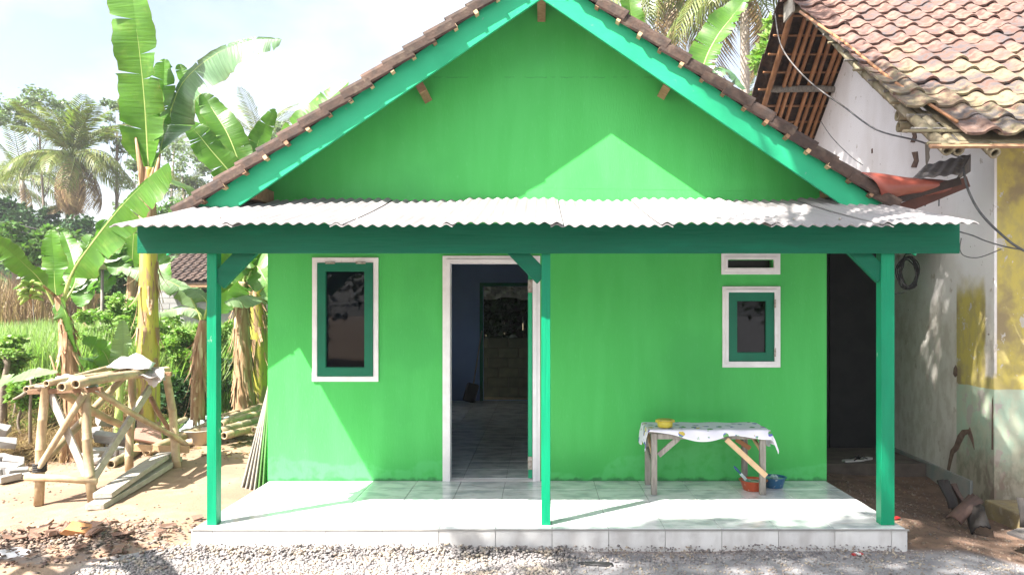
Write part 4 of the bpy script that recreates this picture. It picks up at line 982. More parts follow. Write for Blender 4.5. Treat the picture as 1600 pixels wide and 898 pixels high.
def chunk(seed):
    q = random.Random(seed); a, b, c = q.uniform(.8,1.3), q.uniform(.5,.9), q.uniform(.3,.5)
    m = MB().box(-a/2,a/2,-b/2,b/2,-c/2,c/2); m.v = [(x+q.uniform(-.22,.22)*a, y+q.uniform(-.22,.22)*b, z+q.uniform(-.2,.2)*c) for x,y,z in m.v]; return m
chm = [mesh('brick_fragment', chunk(i), M['brick']) for i in range(6)]
for k in range(60):
    a = rr.uniform(0, 6.283); r_ = abs(rr.gauss(0,.5)); x = hc.x+math.cos(a)*r_*1.2; y = hc.y+math.sin(a)*r_*.6
    o = bpy.data.objects.new('brick_fragment', chm[k % 6]); C.objects.link(o); s_ = rr.uniform(.045,.095); o.scale = (s_, s_, s_*.7)
    o.location = (x, y, gz(x,y)+heap(x,y)+.012); o.rotation_euler = (rr.uniform(-.5,.5), rr.uniform(-.5,.5), rr.uniform(0,6))
    o['label'] = 'broken brick fragment lying among the rubble heap in the lower left corner'; o['category'] = 'brick'; o['group'] = 'brick fragments in the rubble heap'
big = G(133, 843); o = bpy.data.objects.new('brick_fragment', mesh('brick_fragment', chunk(33), mat('orange_brick', (.50,.24,.09), (.4,.17,.07), rough=.9, bump=.4, scale=8))); C.objects.link(o)
o.location = big+Vector((0,-.1,.10)); o.scale = (.16,.16,.14); o.rotation_euler = (.2,.3,.4); o['label'] = 'largest orange brick lump on top of the rubble heap'; o['category'] = 'brick'
M['plastic_white'] = mat('dirty_white_plastic', (.68,.67,.66), (.5,.49,.47), rough=.5, scale=8, bump=.2)
def crumple(c, w_, d_, h_, m, name, lab, cat, seed=0, n=10):
    q = random.Random(seed); m_ = MB(); ph = [q.uniform(0,6) for _ in range(6)]
    for j in range(n+1):
        for i in range(n+1):
            u = i/n-.5; v = j/n-.5; e_ = 1+.25*math.sin(5*u+ph[0])*math.cos(4*v+ph[1])
            z = h_*max(0, (1-(2*u)**2)*(1-(2*v)**2))**.5*(.7+.3*math.sin(9*u+ph[2])*math.cos(8*v+ph[3]))+q.uniform(-.1,.1)*h_
            m_.v.append((c.x+u*w_*e_, c.y+v*d_*e_, c.z+max(z, 0)))
    m_.f = [(j*(n+1)+i, j*(n+1)+i+1, (j+1)*(n+1)+i+1, (j+1)*(n+1)+i) for j in range(n) for i in range(n)]
    o = solo(name, m_, m, lab, cat, smooth=True); s_ = o.modifiers.new('s', 'SOLIDIFY'); s_.thickness = .004; return o
crumple(G(22, 868)+Vector((0,0,.01)), .28, .18, .05, M['plastic_white'], 'plastic_scrap', 'white crumpled plastic scrap at the bottom left edge', 'plastic scrap', 3)
crumple(G(933, 882)+Vector((0,0,.005)), .22, .07, .02, M['black'], 'rubber_scrap', 'black rag lying on the gravel in front of the porch', 'rag', 5)
pk = thing('snack_packet', 'small red and white crumpled packet on the road', 'packet', G(1340, 868))
q = ORG[pk.name]; part('wrapper', MB().bar(q+Vector((-.035,-.01,.010)), q+Vector((.035,.012,.014)), .045, .016), mat('red_wrapper', (.45,.03,.03), rough=.35), pk, bevel=.005)
part('white_band', MB().bar(q+Vector((-.012,-.0035,.0135)), q+Vector((.014,.004,.0147)), .0465, .0175), mat('white_wrapper', (.7,.7,.7), rough=.35), pk, bevel=.004)
solo('red_scrap', MB().bar(G(1400,812)+Vector((-.03,0,.01)), G(1400,812)+Vector((.03,.02,.02)), .04,.01), mat('red_plastic', (.4,.02,.02), rough=.5), 'tiny red plastic scrap beside the right post', 'plastic scrap')
# ---------------------------------------------------------------- bamboo trestle
TR = thing('bamboo_trestle', 'waist high work trestle of lashed bamboo and old planks', 'trestle', (-4.28, 7.7, -.155))
A0, A1 = G(59,790), P(70,607,7.0); B0, B1 = G(144,785), P(131,611,7.05); C0, C1 = G(202,735), P(207,588,8.4); D0, D1 = G(278,730), P(261,584,8.45)
bs = 0
def tb(p, q, r, m='bamboo', name='pole', **k):
    global bs; bs += 1
    return part(name, bamboo(MB(), p, q, r, bs, **k), M[m], TR, smooth=True)
for a, b, r_ in ((A0,A1,.041),(B0,B1,.043),(C0,C1,.043),(D0,D1,.045)): tb(a, b+Vector((0,0,.02)), r_, name='leg')
def fy(px, py, Y): return P(px, py, Y)
part('plank', MB().bar(fy(76,609,7.02), fy(146,768,6.92), .022, .075, up=(0,0,1)), M['bleached'], TR, bevel=.003)
tb(fy(133,614,6.98), fy(62,729,6.90), .030, name='brace')
part('cross_piece', MB().tube([fy(40,745,6.86),fy(95,747,6.87),fy(151,752,6.90)], [.033,.034,.030], 10), M['bamboo'], TR, smooth=True)
tb(fy(62,727,6.98), fy(192,590,8.30), .038, name='brace')
tb(fy(92,612,7.05), fy(205,672,8.33), .040, name='brace')
tb(fy(146,607,7.05), fy(289,694,8.48), .030, name='brace')
part('plank', MB().bar(fy(146,746,6.98), fy(234,606,8.40), .030, .10, up=(0,0,1)), M['bleached'], TR, bevel=.003)
tb(fy(235,619,8.50), fy(268,680,8.50), .026, m='wood', name='brace')
part('plank', MB().bar(fy(206,699,8.46), fy(296,702,8.56), .025, .075), M['pale_wood'], TR, bevel=.003)
for a, b in ((fy(45,612,6.99), fy(160,608,7.06)), (fy(195,587,8.35), fy(268,584,8.45))): part('cross_bar', MB().bar(a, b, .06, .045), M['wood'], TR, bevel=.004)
for p_, r_ in ((fy(62,730,6.93), .05), (fy(204,663,8.40), .052)):
    lb = MB()
    for k in range(4): lb.tube([p_+Vector((r_*math.cos(a*.7), r_*math.sin(a*.7), -.03+k*.02+.004*math.sin(a))) for a in range(10)], .011, 6)
    part('lashing', lb, M['node'], TR, smooth=True)
tops = [(97,603,6.80,252,580,8.75,.042),(120,600,6.82,262,576,8.8,.044),(73,600,6.95,236,572,8.9,.030),(110,600,7.15,225,571,8.8,.033),(40,608,7.1,170,575,8.9,.030)]
for (x0,y0,Y0,x1,y1,Y1,r_) in tops: tb(fy(x0,y0,Y0), fy(x1,y1,Y1), r_, name='top_pole')
part('top_plank', MB().bar(fy(62,604,6.95), fy(215,577,8.7), .10, .02), M['greywood'], TR, bevel=.003)
# sack and cloths on top
def drape(name, pts4, sagf, m, lab, cat, thick=.006, n=14, seed=1, edge=0):
    q = random.Random(seed); a, b, c, d = [Vector(p) for p in pts4]; m_ = MB(); ph = [q.uniform(0,6) for _ in range(4)]
    for j in range(n+1):
        for i in range(n+1):
            u, v = i/n, j/n; p = a.lerp(b,u).lerp(d.lerp(c,u), v); k = min(u,1-u,v,1-v)*2
            p = p+Vector((q.uniform(-.006,.006), q.uniform(-.006,.006), sagf*min(1,k*1.6)*(.75+.25*math.sin(u*8+ph[0])*math.cos(v*6+ph[1]))+.012*math.sin(u*15+ph[2])*math.sin(v*11+ph[3])))
            m_.v.append(tuple(p))
    m_.f = [(j*(n+1)+i, j*(n+1)+i+1, (j+1)*(n+1)+i+1, (j+1)*(n+1)+i) for j in range(n) for i in range(n)]
    o = solo(name, m_, m, lab, cat, smooth=True); s_ = o.modifiers.new('s','SOLIDIFY'); s_.thickness = thick; return o
drape('cement_sack', [fy(166,574,8.0), fy(236,576,8.0), fy(243,566,8.6), fy(180,564,8.6)], .12, mat('white_paper_sack', (.74,.73,.72), (.62,.61,.6), rough=.7, scale=5, bump=.2), 'white cement sack lying on top of the bamboo trestle', 'sack', seed=2)
drape('grey_cloth', [fy(203,585,7.9), fy(258,592,8.1), fy(257,574,8.6), fy(215,572,8.5)], .02, mat('grey_rag', (.42,.38,.37), (.34,.30,.29), rough=.9, scale=9), 'grey brown paper sheet hanging over the far end of the trestle', 'cloth', seed=6)
part_c = drape('paper_corner', [fy(222,588,8.12), fy(257,575,8.12), fy(256,590,8.08), fy(240,607,8.05)], .0, mat('grey_paper', (.60,.56,.54), (.5,.46,.44), rough=.9, scale=9), 'pale torn sack corner dangling from the trestle top', 'cloth', seed=8)
drape('green_tarp', [fy(73,597,7.15), fy(154,610,7.02), fy(150,590,7.35), fy(98,585,7.5)], .03, mat('pale_green_tarp', (.42,.58,.50), (.50,.60,.55), rough=.6, scale=6), 'pale green plastic sheet over the near end of the trestle', 'tarpaulin', seed=4)
# planks on the ground
for (a, b, w_, th, lab, tw, dz) in ((G(148,797,.03), G(274,722,.04), .15, .055, 'lower grey concrete stained plank on the ground by the trestle', 0, 0),
                            (G(160,790,.09), G(268,718,.10), .16, .05, 'upper pale plank lying across the lower one by the trestle', .1, .04)):
    m_ = MB(); n = 10; t_ = (b-a).normalized(); s_ = t_.cross(Vector((0,0,1))).normalized()
    prev = None
    for i in range(n+1):
        u = i/n; p = a.lerp(b,u)+Vector((0,0,.03*math.sin(u*PI)*(1 if tw else .3)))
        p += s_*.03*math.sin(u*PI)
        for (x, z) in ((-w_/2,-th/2),(w_/2,-th/2),(w_/2,th/2),(-w_/2,th/2)): m_.v.append(tuple(p+s_*x+Vector((0,0,z))))
        if i:
            k = 4*(i-1); m_.f += [(k+j, k+(j+1)%4, k+4+(j+1)%4, k+4+j) for j in range(4)]
    m_.f += [(3,2,1,0), (4*n,4*n+1,4*n+2,4*n+3)]
    solo('plank', m_, M['bleached'], lab, 'plank', bevel=.006)
# leaning sheets at the side of the house
M['gs1'] = mat('leaf_green_sheet', (.14,.30,.10), (.10,.22,.07), rough=.5, scale=4); M['gs2'] = mat('grey_sheet', (.40,.38,.33), (.30,.28,.25), rough=.7, scale=4)
for k in range(6):
    o_x = .032*k; xb = -2.60-o_x*1.5-.06; xt = -2.585-.010*k
    z0 = gz(xb, 7.4)-.01; z1 = 1.02-.03*k
    solo('leaning_sheet', MB().extrude([(xb,7.30+.02*k,z0),(xb+.012,7.30+.02*k,z0),(xt+.012,7.30+.02*k,z1),(xt,7.30+.02*k,z1)][::1], (0,1.5,0)), M['gs1' if k < 2 else 'gs2'],
         ['innermost green sheet leaning on the side of the house','second green sheet leaning beside the house corner','third sheet of the leaning stack, pale grey','fourth sheet of the leaning stack, greyish','fifth sheet of the leaning stack, near the outside','outermost grey sheet of the leaning stack'][k], 'sheet', 'sheets leaning on the house side')
# bamboo pile behind
bp = [(300,672,346,657,9.9,10.3,.05),(345,662,418,630,10.0,11.6,.05),(335,668,420,641,9.9,11.3,.055),(345,676,420,650,9.7,11.0,.06),(350,682,420,660,9.6,10.8,.05),(360,655,425,634,10.4,11.5,.045),
      (325,662,370,648,10.2,11.0,.045),(345,650,400,636,10.6,11.8,.04),(230,705,310,672,9.0,9.9,.055),(175,733,225,700,8.3,9.4,.05),(212,700,300,690,9.2,9.5,.05),(395,672,430,660,9.9,10.3,.035),(205,690,290,655,9.8,10.6,.04)]
bl = ['short cut pole poking out at the left of the bamboo pile','topmost thin pole of the bamboo pile','long pole second from the top of the pile','thick smooth pole lying across the middle of the bamboo pile','lowest thick pole at the front of the bamboo pile','pole at the back of the bamboo pile near the wall','pole with a green end on the bamboo pile','thin grey pole along the top of the pile','thick pole lying behind the trestle feet','cut pole end on the ground under the trestle','pole resting across the ground beside the basin','short stub lying in front of the pile near the house','thin pole among the debris behind the trestle']
for k, (xa,ya,xb,yb,Ya,Yb,r_) in enumerate(bp):
    a = P(xa,ya,Ya); b = P(xb,yb,Yb); a.z = max(a.z, gz(a.x,a.y)+r_*.8); b.z = max(b.z, gz(b.x,b.y)+r_*.8)
    solo('bamboo_pole', bamboo(MB(), a, b, r_, 40+k), M['bamboo_old' if k % 3 == 0 else 'bamboo'], bl[k], 'bamboo pole', 'cut bamboo poles on the ground', smooth=True, base=a)
# block piles
def blockpile(spec, grp, lab):
    for bi, (px, py, Y, dz, w_, rz, tl) in enumerate(spec):
        c = P(px, py, Y); c.z = gz(c.x, c.y)+dz
        m = MB().box(-.5,.5,-.5,.5,-.5,.5); q = random.Random(int(px*7+py)); w_ *= .78; m.v = [(x*w_+q.uniform(-.02,.02), y*w_*.5+q.uniform(-.02,.02), z*w_*.38+q.uniform(-.012,.012)) for x,y,z in m.v]
        me = mesh('concrete_block', m, M['conc']); o = bpy.data.objects.new('concrete_block', me); C.objects.link(o); o.location = c; o.rotation_euler = (tl, tl*.6, rz)
        b = o.modifiers.new('b','BEVEL'); b.width = .01; b.segments = 2
        o['label'] = lab[bi]; o['category'] = 'concrete block'; o['group'] = grp
blockpile([(157,690,8.9,.07,.34,.9,.2),(168,672,9.2,.20,.34,.3,.3),(150,668,9.3,.24,.30,1.9,-.2),(178,690,9.0,.07,.30,-.5,.1),(185,678,9.3,.12,.34,.8,.4),(140,700,8.8,.06,.26,.2,0),(165,655,9.6,.33,.28,1.2,.3),(192,665,9.6,.22,.26,.1,.1),(150,710,8.6,.05,.22,.5,0),(200,695,9.0,.05,.22,1.5,.1)],
          'blocks piled behind the trestle', ['block at the left foot of the pile behind the trestle','tilted block in the middle of the pile behind the trestle','block leaning at the left side of the pile behind the trestle, above the foot','block low in the middle of the pile behind the trestle','steeply tilted block at the right of the pile behind the trestle','small block lying flat in front of the pile behind the trestle','topmost block of the pile behind the trestle','block at the upper right end of the pile behind the trestle, by the yellow stem','smallest block nearest to us under the trestle','small block lying apart right of the pile behind the trestle'])
blockpile([(4,690,8.6,.30,.34,.6,.3),(10,720,8.2,.08,.36,.2,.1),(28,728,8.1,.07,.26,.9,.1),(0,705,8.4,.16,.34,1.6,.3),(-6,665,8.8,.42,.32,.4,.5),(22,712,8.35,.14,.26,.3,.4),(14,742,7.9,.05,.24,1.1,0),(-20,735,8.0,.07,.34,.4,0),(36,740,8.0,.04,.16,.4,0),(-15,700,8.4,.20,.3,2,.2)],
          'blocks piled at the left edge', ['tilted block high in the white pile at the left edge','largest flat white block at the foot of the left edge pile','block jutting out to the right of the left edge pile','block wedged in the middle of the left edge pile','topmost upright block of the left edge pile, cut by the frame','small tilted block on the right shoulder of the left edge pile','small white block lying in front of the left edge pile','block at the outer left of the pile, mostly outside the frame','smallest chip of block right of the left edge pile','block behind the middle of the left edge pile'])
# basin, tarp and board in the debris
ob = G(310, 694); t3 = thing('old_tub', 'faded orange plastic tub standing in the debris', 'tub', ob)
part('bowl', MB().lathe(ob, [(0,0),(.14,0),(.15,.02),(.185,.17),(.20,.18),(.20,.19),(.175,.185),(.14,.03),(0,.03)], 28), mat('faded_orange_plastic', (.50,.36,.24), (.42,.34,.27), rough=.6, scale=6), t3, smooth=True)
part('rim', MB().tube([ob+Vector((.2*math.cos(a*PI/14), .2*math.sin(a*PI/14), .187)) for a in range(29)], .008, 6), M['bleached'], t3, smooth=True)
crumple(G(300,690)+Vector((-.1,.7,.05)), .75, .5, .28, mat('pale_blue_tarp', (.36,.50,.50), (.5,.55,.55), rough=.6, scale=5), 'crumpled_tarp', 'pale blue green tarpaulin crumpled on the debris', 'tarpaulin', 12, 16)
solo('clay_board', MB().bar(G(222,712)+Vector((0,.1,.15)), G(205,705)+Vector((-.1,.5,.42)), .36, .03, up=(0,.5,1)), mat('reddish_clay_board', (.40,.22,.17), (.3,.17,.13), rough=.9, bump=.3), 'reddish clay slab propped among the debris by the yellow stem', 'slab', bevel=.01)
# ---------------------------------------------------------------- banana plants
def spline(pts, n):
    pts = [Vector(p) for p in pts]; out = []; m = len(pts)-1
    for k in range(n+1):
        u = k/n*m; i = min(int(u), m-1); t = u-i
        p0 = pts[max(i-1,0)]; p1 = pts[i]; p2 = pts[i+1]; p3 = pts[min(i+2,m)]
        out.append(.5*((2*p1)+(-p0+p2)*t+(2*p0-5*p1+4*p2-p3)*t*t+(-p0+3*p1-3*p2+p3)*t**3))
    return out
def leaf_uv(me, uvs):
    l = me.uv_layers.new(name='UVMap'); 
    for i, lp in enumerate(me.loops): l.data[i].uv = uvs[lp.vertex_index]
def pleat(m, depth=.5):
    n = m.node_tree; b = n.nodes[m['bsdf']]; N = n.nodes.new
    uv = N('ShaderNodeUVMap'); mp = N('ShaderNodeMapping'); mp.inputs['Scale'].default_value = (95, .7, 1); n.links.new(uv.outputs[0], mp.inputs[0])
    t = N('ShaderNodeTexNoise'); t.inputs['Scale'].default_value = 1.0; t.inputs['Detail'].default_value = 3; n.links.new(mp.outputs[0], t.inputs['Vector'])
    bp = N('ShaderNodeBump'); bp.inputs['Strength'].default_value = depth; bp.inputs['Distance'].default_value = .012; n.links.new(t.outputs['Fac'], bp.inputs['Height']); n.links.new(bp.outputs[0], b.inputs['Normal'])
    src = b.inputs['Base Color'].links[0].from_socket; mr = N('ShaderNodeMapRange'); mr.inputs[1].default_value = .3; mr.inputs[2].default_value = .7; mr.inputs[3].default_value = .72; mr.inputs[4].default_value = 1.2; n.links.new(t.outputs['Fac'], mr.inputs[0])
    h = N('ShaderNodeHueSaturation'); n.links.new(mr.outputs[0], h.inputs['Value']); n.links.new(src, h.inputs['Color']); n.links.new(h.outputs[0], b.inputs['Base Color'])
    # brown, dry rim
    sp = N('ShaderNodeSeparateXYZ'); n.links.new(uv.outputs[0], sp.inputs[0]); nt2 = N('ShaderNodeMath'); nt2.operation = 'MULTIPLY_ADD'; n.links.new(t.outputs['Fac'], nt2.inputs[0]); nt2.inputs[1].default_value = .10; n.links.new(sp.outputs[1], nt2.inputs[2])
    mr2 = N('ShaderNodeMapRange'); mr2.inputs[1].default_value = 1.02; mr2.inputs[2].default_value = 1.06; n.links.new(nt2.outputs[0], mr2.inputs[0])
    mx = N('ShaderNodeMixRGB'); n.links.new(mr2.outputs[0], mx.inputs[0]); n.links.new(h.outputs[0], mx.inputs[1]); mx.inputs[2].default_value = (.22,.13,.05,1); n.links.new(mx.outputs[0], b.inputs['Base Color'])
for k_ in ('ban','ban_pale','ban_dark'): pleat(M[k_])
def banana_leaf(parent, pts, w_, m, face=(0,-1,.3), pet=.12, fold=.25, fold2=None, seed=0, tear=.35, wl=1.0, wr=1.0, tip=.5):
    """blade with torn strips each side of a midrib; face = way the upper surface looks"""
    q = random.Random(seed*31+5); n = 44; c = spline(pts, n); mb = MB(); uvs = []; nrm0 = Vector(face)
    fold2 = fold if fold2 is None else fold2
    Nn = []; Tt = []
    for i in range(n+1):
        t = (c[min(i+1,n)]-c[max(i-1,0)]).normalized(); s_ = t.cross(nrm0)
        if s_.length < 1e-3: s_ = t.cross(Vector((1,0,0)))
        s_.normalize(); Tt.append(s_); Nn.append(s_.cross(t).normalized())
    def wid(u):
        if u < pet: return 0
        v = (u-pet)/(1-pet); return w_*(min(1, v/.12)**.6)*(max(0, 1-max(0, (v-tip))/(1-tip))**.55)
    m_ = 5
    for sd in (-1, 1):
        i = int(pet*n); ws = wl if sd < 0 else wr; fl = fold if sd < 0 else fold2
        ph = q.uniform(0,6)
        while i < n:
            ln = q.randint(4, 12) if q.random() > tear else q.randint(1, 4)
            j = min(n, i+ln); dro = q.uniform(-.16,.22); vs = []; gap = q.choice((.03,.06,.12,.20))
            for a in range(i, j+1):
                u = a/n; wv = wid(u)*ws*(1+.03*math.sin(a*1.9+ph)+q.uniform(-.03,.02)); e0 = gap if a == i and i > pet*n else (-gap if a == j and j < n else 0)
                for b in range(m_+1):
                    uvs.append((a/n+.02*b/m_+seed*.37, b/m_))
                    r_ = b/m_; ang = fl+dro*r_+.16*math.sin(u*19+ph)*r_
                    al = (c[min(a+1,n)]-c[max(a-1,0)])*.5
                    vs.append(c[a]+Tt[a]*(sd*wv*r_*math.cos(ang))-Nn[a]*(-wv*r_*math.sin(ang)*1.0+wv*.35*r_*r_*abs(dro))+al*(e0*r_*r_*3.0)+al*(r_*wv*1.2/w_*.6)+Nn[a]*.006*math.sin(a*2.6+ph)*r_)
            k = m_+1; fs = []
            for a in range(j-i):
                for b in range(m_):
                    f_ = (a*k+b, a*k+b+1, (a+1)*k+b+1, (a+1)*k+b); fs.append(f_ if sd > 0 else f_[::-1])
            mb.add(vs, fs); i = j
    lf = part('leaf', mb, m, parent, smooth=True); leaf_uv(lf.data, uvs)
    rib = MB(); rad = [max(.004, (.024 if i/n < pet else .017)*(1-.85*i/n))*(w_/.28)**.5 for i in range(0, n+1, 2)]
    rib.tube([c[i]-Nn[i]*.006 for i in range(0, n+1, 2)], rad, 6); part('midrib', rib, M['rib'], lf, smooth=True); return lf
def pseudostem(parent, pts, rads, m, seed=0, flakes=40, fm='stem_dry', f0=0.0, f1=1.0):
    c = spline(pts, 26); k = len(rads)-1
    rr_ = [rads[min(int(i/26*k), k-1)]+(rads[min(int(i/26*k), k-1)+1]-rads[min(int(i/26*k), k-1)])*((i/26*k)-min(int(i/26*k), k-1)) for i in range(27)]
    o = part('stem', MB().tube(c, rr_, 16), m, parent, smooth=True)
    if flakes:
        q = random.Random(seed); f_ = MB()
        for _ in range(flakes):
            i = int((f0+(f1-f0)*q.random())*24); a = q.uniform(0,6.28); t_ = (c[i+2]-c[i]).normalized(); s_ = t_.cross(Vector((math.cos(a), math.sin(a), .01))).normalized(); o_ = s_.cross(t_)
            if o_.length < .1: continue
            w_ = q.uniform(.012,.04); L_ = q.uniform(.10,.38); r_ = rr_[i]+.004; cur = q.uniform(.02,.09)*(1 if q.random() < .6 else 1.8)
            base = c[i]+o_*r_; vs = []
            for j in range(5):
                v = j/4; p = base+t_*(-L_*v)+o_*(cur*v*v+.004)
                ww = w_*(1-v*.75); vs += [p-s_*ww+o_*.004*(j%2), p+s_*ww, p+o_*.006]
            f_.add(vs, [(3*j, 3*j+2, 3*j+5, 3*j+3) for j in range(4)]+[(3*j+2, 3*j+1, 3*j+4, 3*j+5) for j in range(4)])
        part('dry_sheath', f_, M[fm], parent, kind='stuff')
    return o
# 1: tall yellow stem behind the trestle
Y1 = 9.7
b_ = G(232, 702); b_.y = Y1; b_.x = (231-846)*Y1/F
B1_ = thing('banana_plant', 'tallest banana plant with thick yellow stem and one huge upright leaf', 'banana plant', (b_.x, Y1, gz(b_.x, Y1)))
q1 = [P(231,712,Y1), P(231,600,Y1), P(232,480,Y1), P(232,380,Y1), P(231,300,Y1), P(232,262,Y1)]
pseudostem(B1_, q1, [.15,.14,.115,.10,.085,.05], M['stem_yel'], 1, 46, f0=.15, f1=.62)
pseudo = MB()
for (a, b) in (((226,300),(212,215)),((240,300),(250,240)),((222,330),(240,262))): pseudo.tube([P(a[0],a[1],Y1-.05),P((a[0]+b[0])/2,(a[1]+b[1])/2,Y1-.07),P(b[0],b[1],Y1-.05)],[.05,.035,.012],8)
pseudo.tube([P(232,395,Y1),P(231,340,Y1),P(229,290,Y1),P(226,262,Y1)],[.108,.104,.095,.07],14)
part('leaf_sheath', pseudo, M['stem_dry'], B1_, smooth=True)
banana_leaf(B1_, [P(234,285,Y1),P(231,240,Y1),P(226,160,Y1-.1),P(219,90,Y1-.2),P(210,20,Y1-.3),P(198,-70,Y1-.3)], .29, M['ban'], pet=.12, fold=.12, fold2=.30, seed=1, tear=.08, wl=1.05, wr=.85, tip=.85)
banana_leaf(B1_, [P(233,280,Y1+.1),P(236,235,Y1+.1),P(248,190,Y1+.1),P(255,140,Y1+.1),P(257,92,Y1+.1)], .17, M['ban'], pet=.1, fold=.3, seed=2, tear=.2, tip=.8)
banana_leaf(B1_, [P(234,290,Y1),P(250,235,Y1+.1),P(262,190,Y1+.2),P(285,130,Y1+.1),P(335,86,Y1-.0),P(390,64,Y1-.1),P(440,62,Y1-.15)], .27, M['ban_dark'], face=(-.15,-1,.12), pet=.16, fold=.08, seed=3, tear=.45, wl=.22, wr=1.3, tip=.6)
banana_leaf(B1_, [P(238,300,Y1),P(250,285,Y1+.3),P(280,290,Y1+.8),P(320,312,Y1+1.2)], .20, M['ban_pale'], face=(.3,-.8,.6), pet=.08, fold=.1, seed=4, wl=.8, wr=.6)
# 2: plant with the fruit bunch at the left
Y2 = 8.95
B2_ = thing('banana_plant', 'leaning banana plant with a green fruit bunch and torn leaf reaching the left edge', 'banana plant', (P(118,700,Y2).x, Y2, gz(P(118,700,Y2).x, Y2)))
pseudostem(B2_, [P(122,725,Y2),P(118,650,Y2),P(108,570,Y2),P(102,510,Y2),P(92,462,Y2)], [.12,.10,.085,.07,.05], M['stem_dry'], 2, 60, f0=.1, f1=.95)
part('young_shoot', MB().tube([P(98,735,Y2-.1),P(101,690,Y2-.1),P(104,650,Y2-.08)], [.05,.045,.03], 8), M['stem_dry'], B2_, smooth=True)
banana_leaf(B2_, [P(96,480,Y2),P(112,428,Y2-.1),P(140,385,Y2-.2),P(190,322,Y2-.3),P(235,278,Y2-.35),P(264,254,Y2-.4)], .30, M['ban'], face=(.15,-1,.15), pet=.18, fold=.03, seed=5, tear=.1, wl=.08, wr=1.02, tip=.70)
banana_leaf(B2_, [P(92,485,Y2),P(86,450,Y2),P(84,410,Y2),P(80,358,Y2)], .155, M['ban'], pet=.22, fold=.2, seed=6, tear=.1, wl=.95, wr=1.1, tip=.6)
banana_leaf(B2_, [P(94,480,Y2+.1),P(118,440,Y2+.4),P(112,400,Y2+.6),P(98,362,Y2+.7)], .15, M['ban'], face=(.4,-.9,.1), pet=.25, fold=.2, seed=7, tear=.2, tip=.5)
banana_leaf(B2_, [P(88,485,Y2),P(64,440,Y2-.1),P(40,415,Y2-.2),P(5,385,Y2-.3),P(-40,372,Y2-.3)], .15, M['ban'], face=(-.3,-.75,-.5), pet=.16, fold=.5, fold2=-.2, seed=8, tear=.3, wl=1.1, wr=.9, tip=.7)
banana_leaf(B2_, [P(92,465,Y2),P(101,485,Y2-.1),P(110,515,Y2-.1),P(120,550,Y2-.05)], .13, M['ban'], face=(-.5,-.85,.1), pet=.02, fold=.2, seed=9, tear=.15, wl=.6, wr=1.2, tip=.6)
banana_leaf(B2_, [P(85,475,Y2),P(62,445,Y2),P(40,445,Y2+.1),P(20,452,Y2+.1)], .07, M['ban'], face=(0,-.5,.8), pet=.2, seed=10)
for (sx, sy, ex_, ey_, sd) in ((100,600,78,555,1),(104,480,116,505,2)): 
    part('dry_leaf', MB().tube([P(sx,sy,Y2),P((sx+ex_)/2-3,(sy+ey_)/2,Y2-.05),P(ex_,ey_,Y2-.05)], [.022,.014,.006], 6), M['stem_dry'], B2_, smooth=True)
FB = thing('banana_bunch', 'bunch of small green bananas hanging from the leaning plant', 'fruit bunch', P(46,440,Y2-.45))
q = ORG[FB.name]; part('stalk', MB().tube([P(86,462,Y2), P(68,447,Y2-.3), P(52,444,Y2-.45), P(46,470,Y2-.45)], [.018,.016,.014,.01], 7), M['stem_dry'], FB, smooth=True)
M['fruit'] = mat('green_banana_skin', (.20,.30,.05), (.14,.24,.04), rough=.4, coord='obj', rand=.2)
rr = random.Random(9)
fm_ = [mesh('banana', MB().tube([(0,0,0),(.02,0,.02),(.05,0,.035),(.085,0,.04),(.115,0,.035),(.125,0,.033)], [.006,.014,.019,.018,.010,.004], 7), M['fruit'], True)]
for k in range(30):
    a = rr.uniform(0,6.28); ti = k//8; c_ = P(47,446+ti*7,Y2-.45)
    o = inst('banana', fm_[0], FB, c_, (0, rr.uniform(-.2,.9), a))
part('flower_remains', MB().tube([P(47,468,Y2-.45),P(50,480,Y2-.45)], [.02,.004], 6), M['stem_dry'], FB)
# 3: thin dry stem between the trestle and the post
Y3 = 10.2
B3_ = thing('banana_plant', 'slim dry banana plant with two drooping pale leaves just left of the porch post', 'banana plant', (P(312,645,Y3).x, Y3, gz(P(312,645,Y3).x, Y3)))
pseudostem(B3_, [P(309,655,Y3),P(310,600,Y3),P(314,540,Y3),P(318,500,Y3)], [.095,.09,.085,.05], M['stem_dry'], 3, 46, f0=.05, f1=.95)
banana_leaf(B3_, [P(317,508,Y3),P(306,480,Y3),P(290,455,Y3),P(262,438,Y3),P(225,424,Y3),P(190,418,Y3)], .17, M['ban_pale'], face=(-.3,-.7,.7), pet=.2, fold=-.25, seed=11, tear=.1, wl=1.0, wr=.5, tip=.7)
banana_leaf(B3_, [P(318,510,Y3),P(312,488,Y3),P(285,480,Y3),P(245,489,Y3)], .12, M['ban_pale'], face=(0,-.6,.9), pet=.1, fold=-.5, seed=12, tear=.1, tip=.7)
banana_leaf(B3_, [P(318,500,Y3),P(322,470,Y3-.1),P(300,452,Y3-.1),P(280,448,Y3-.1)], .12, M['ban_pale'], face=(-.1,-.5,.9), pet=.2, fold=-.3, seed=13)
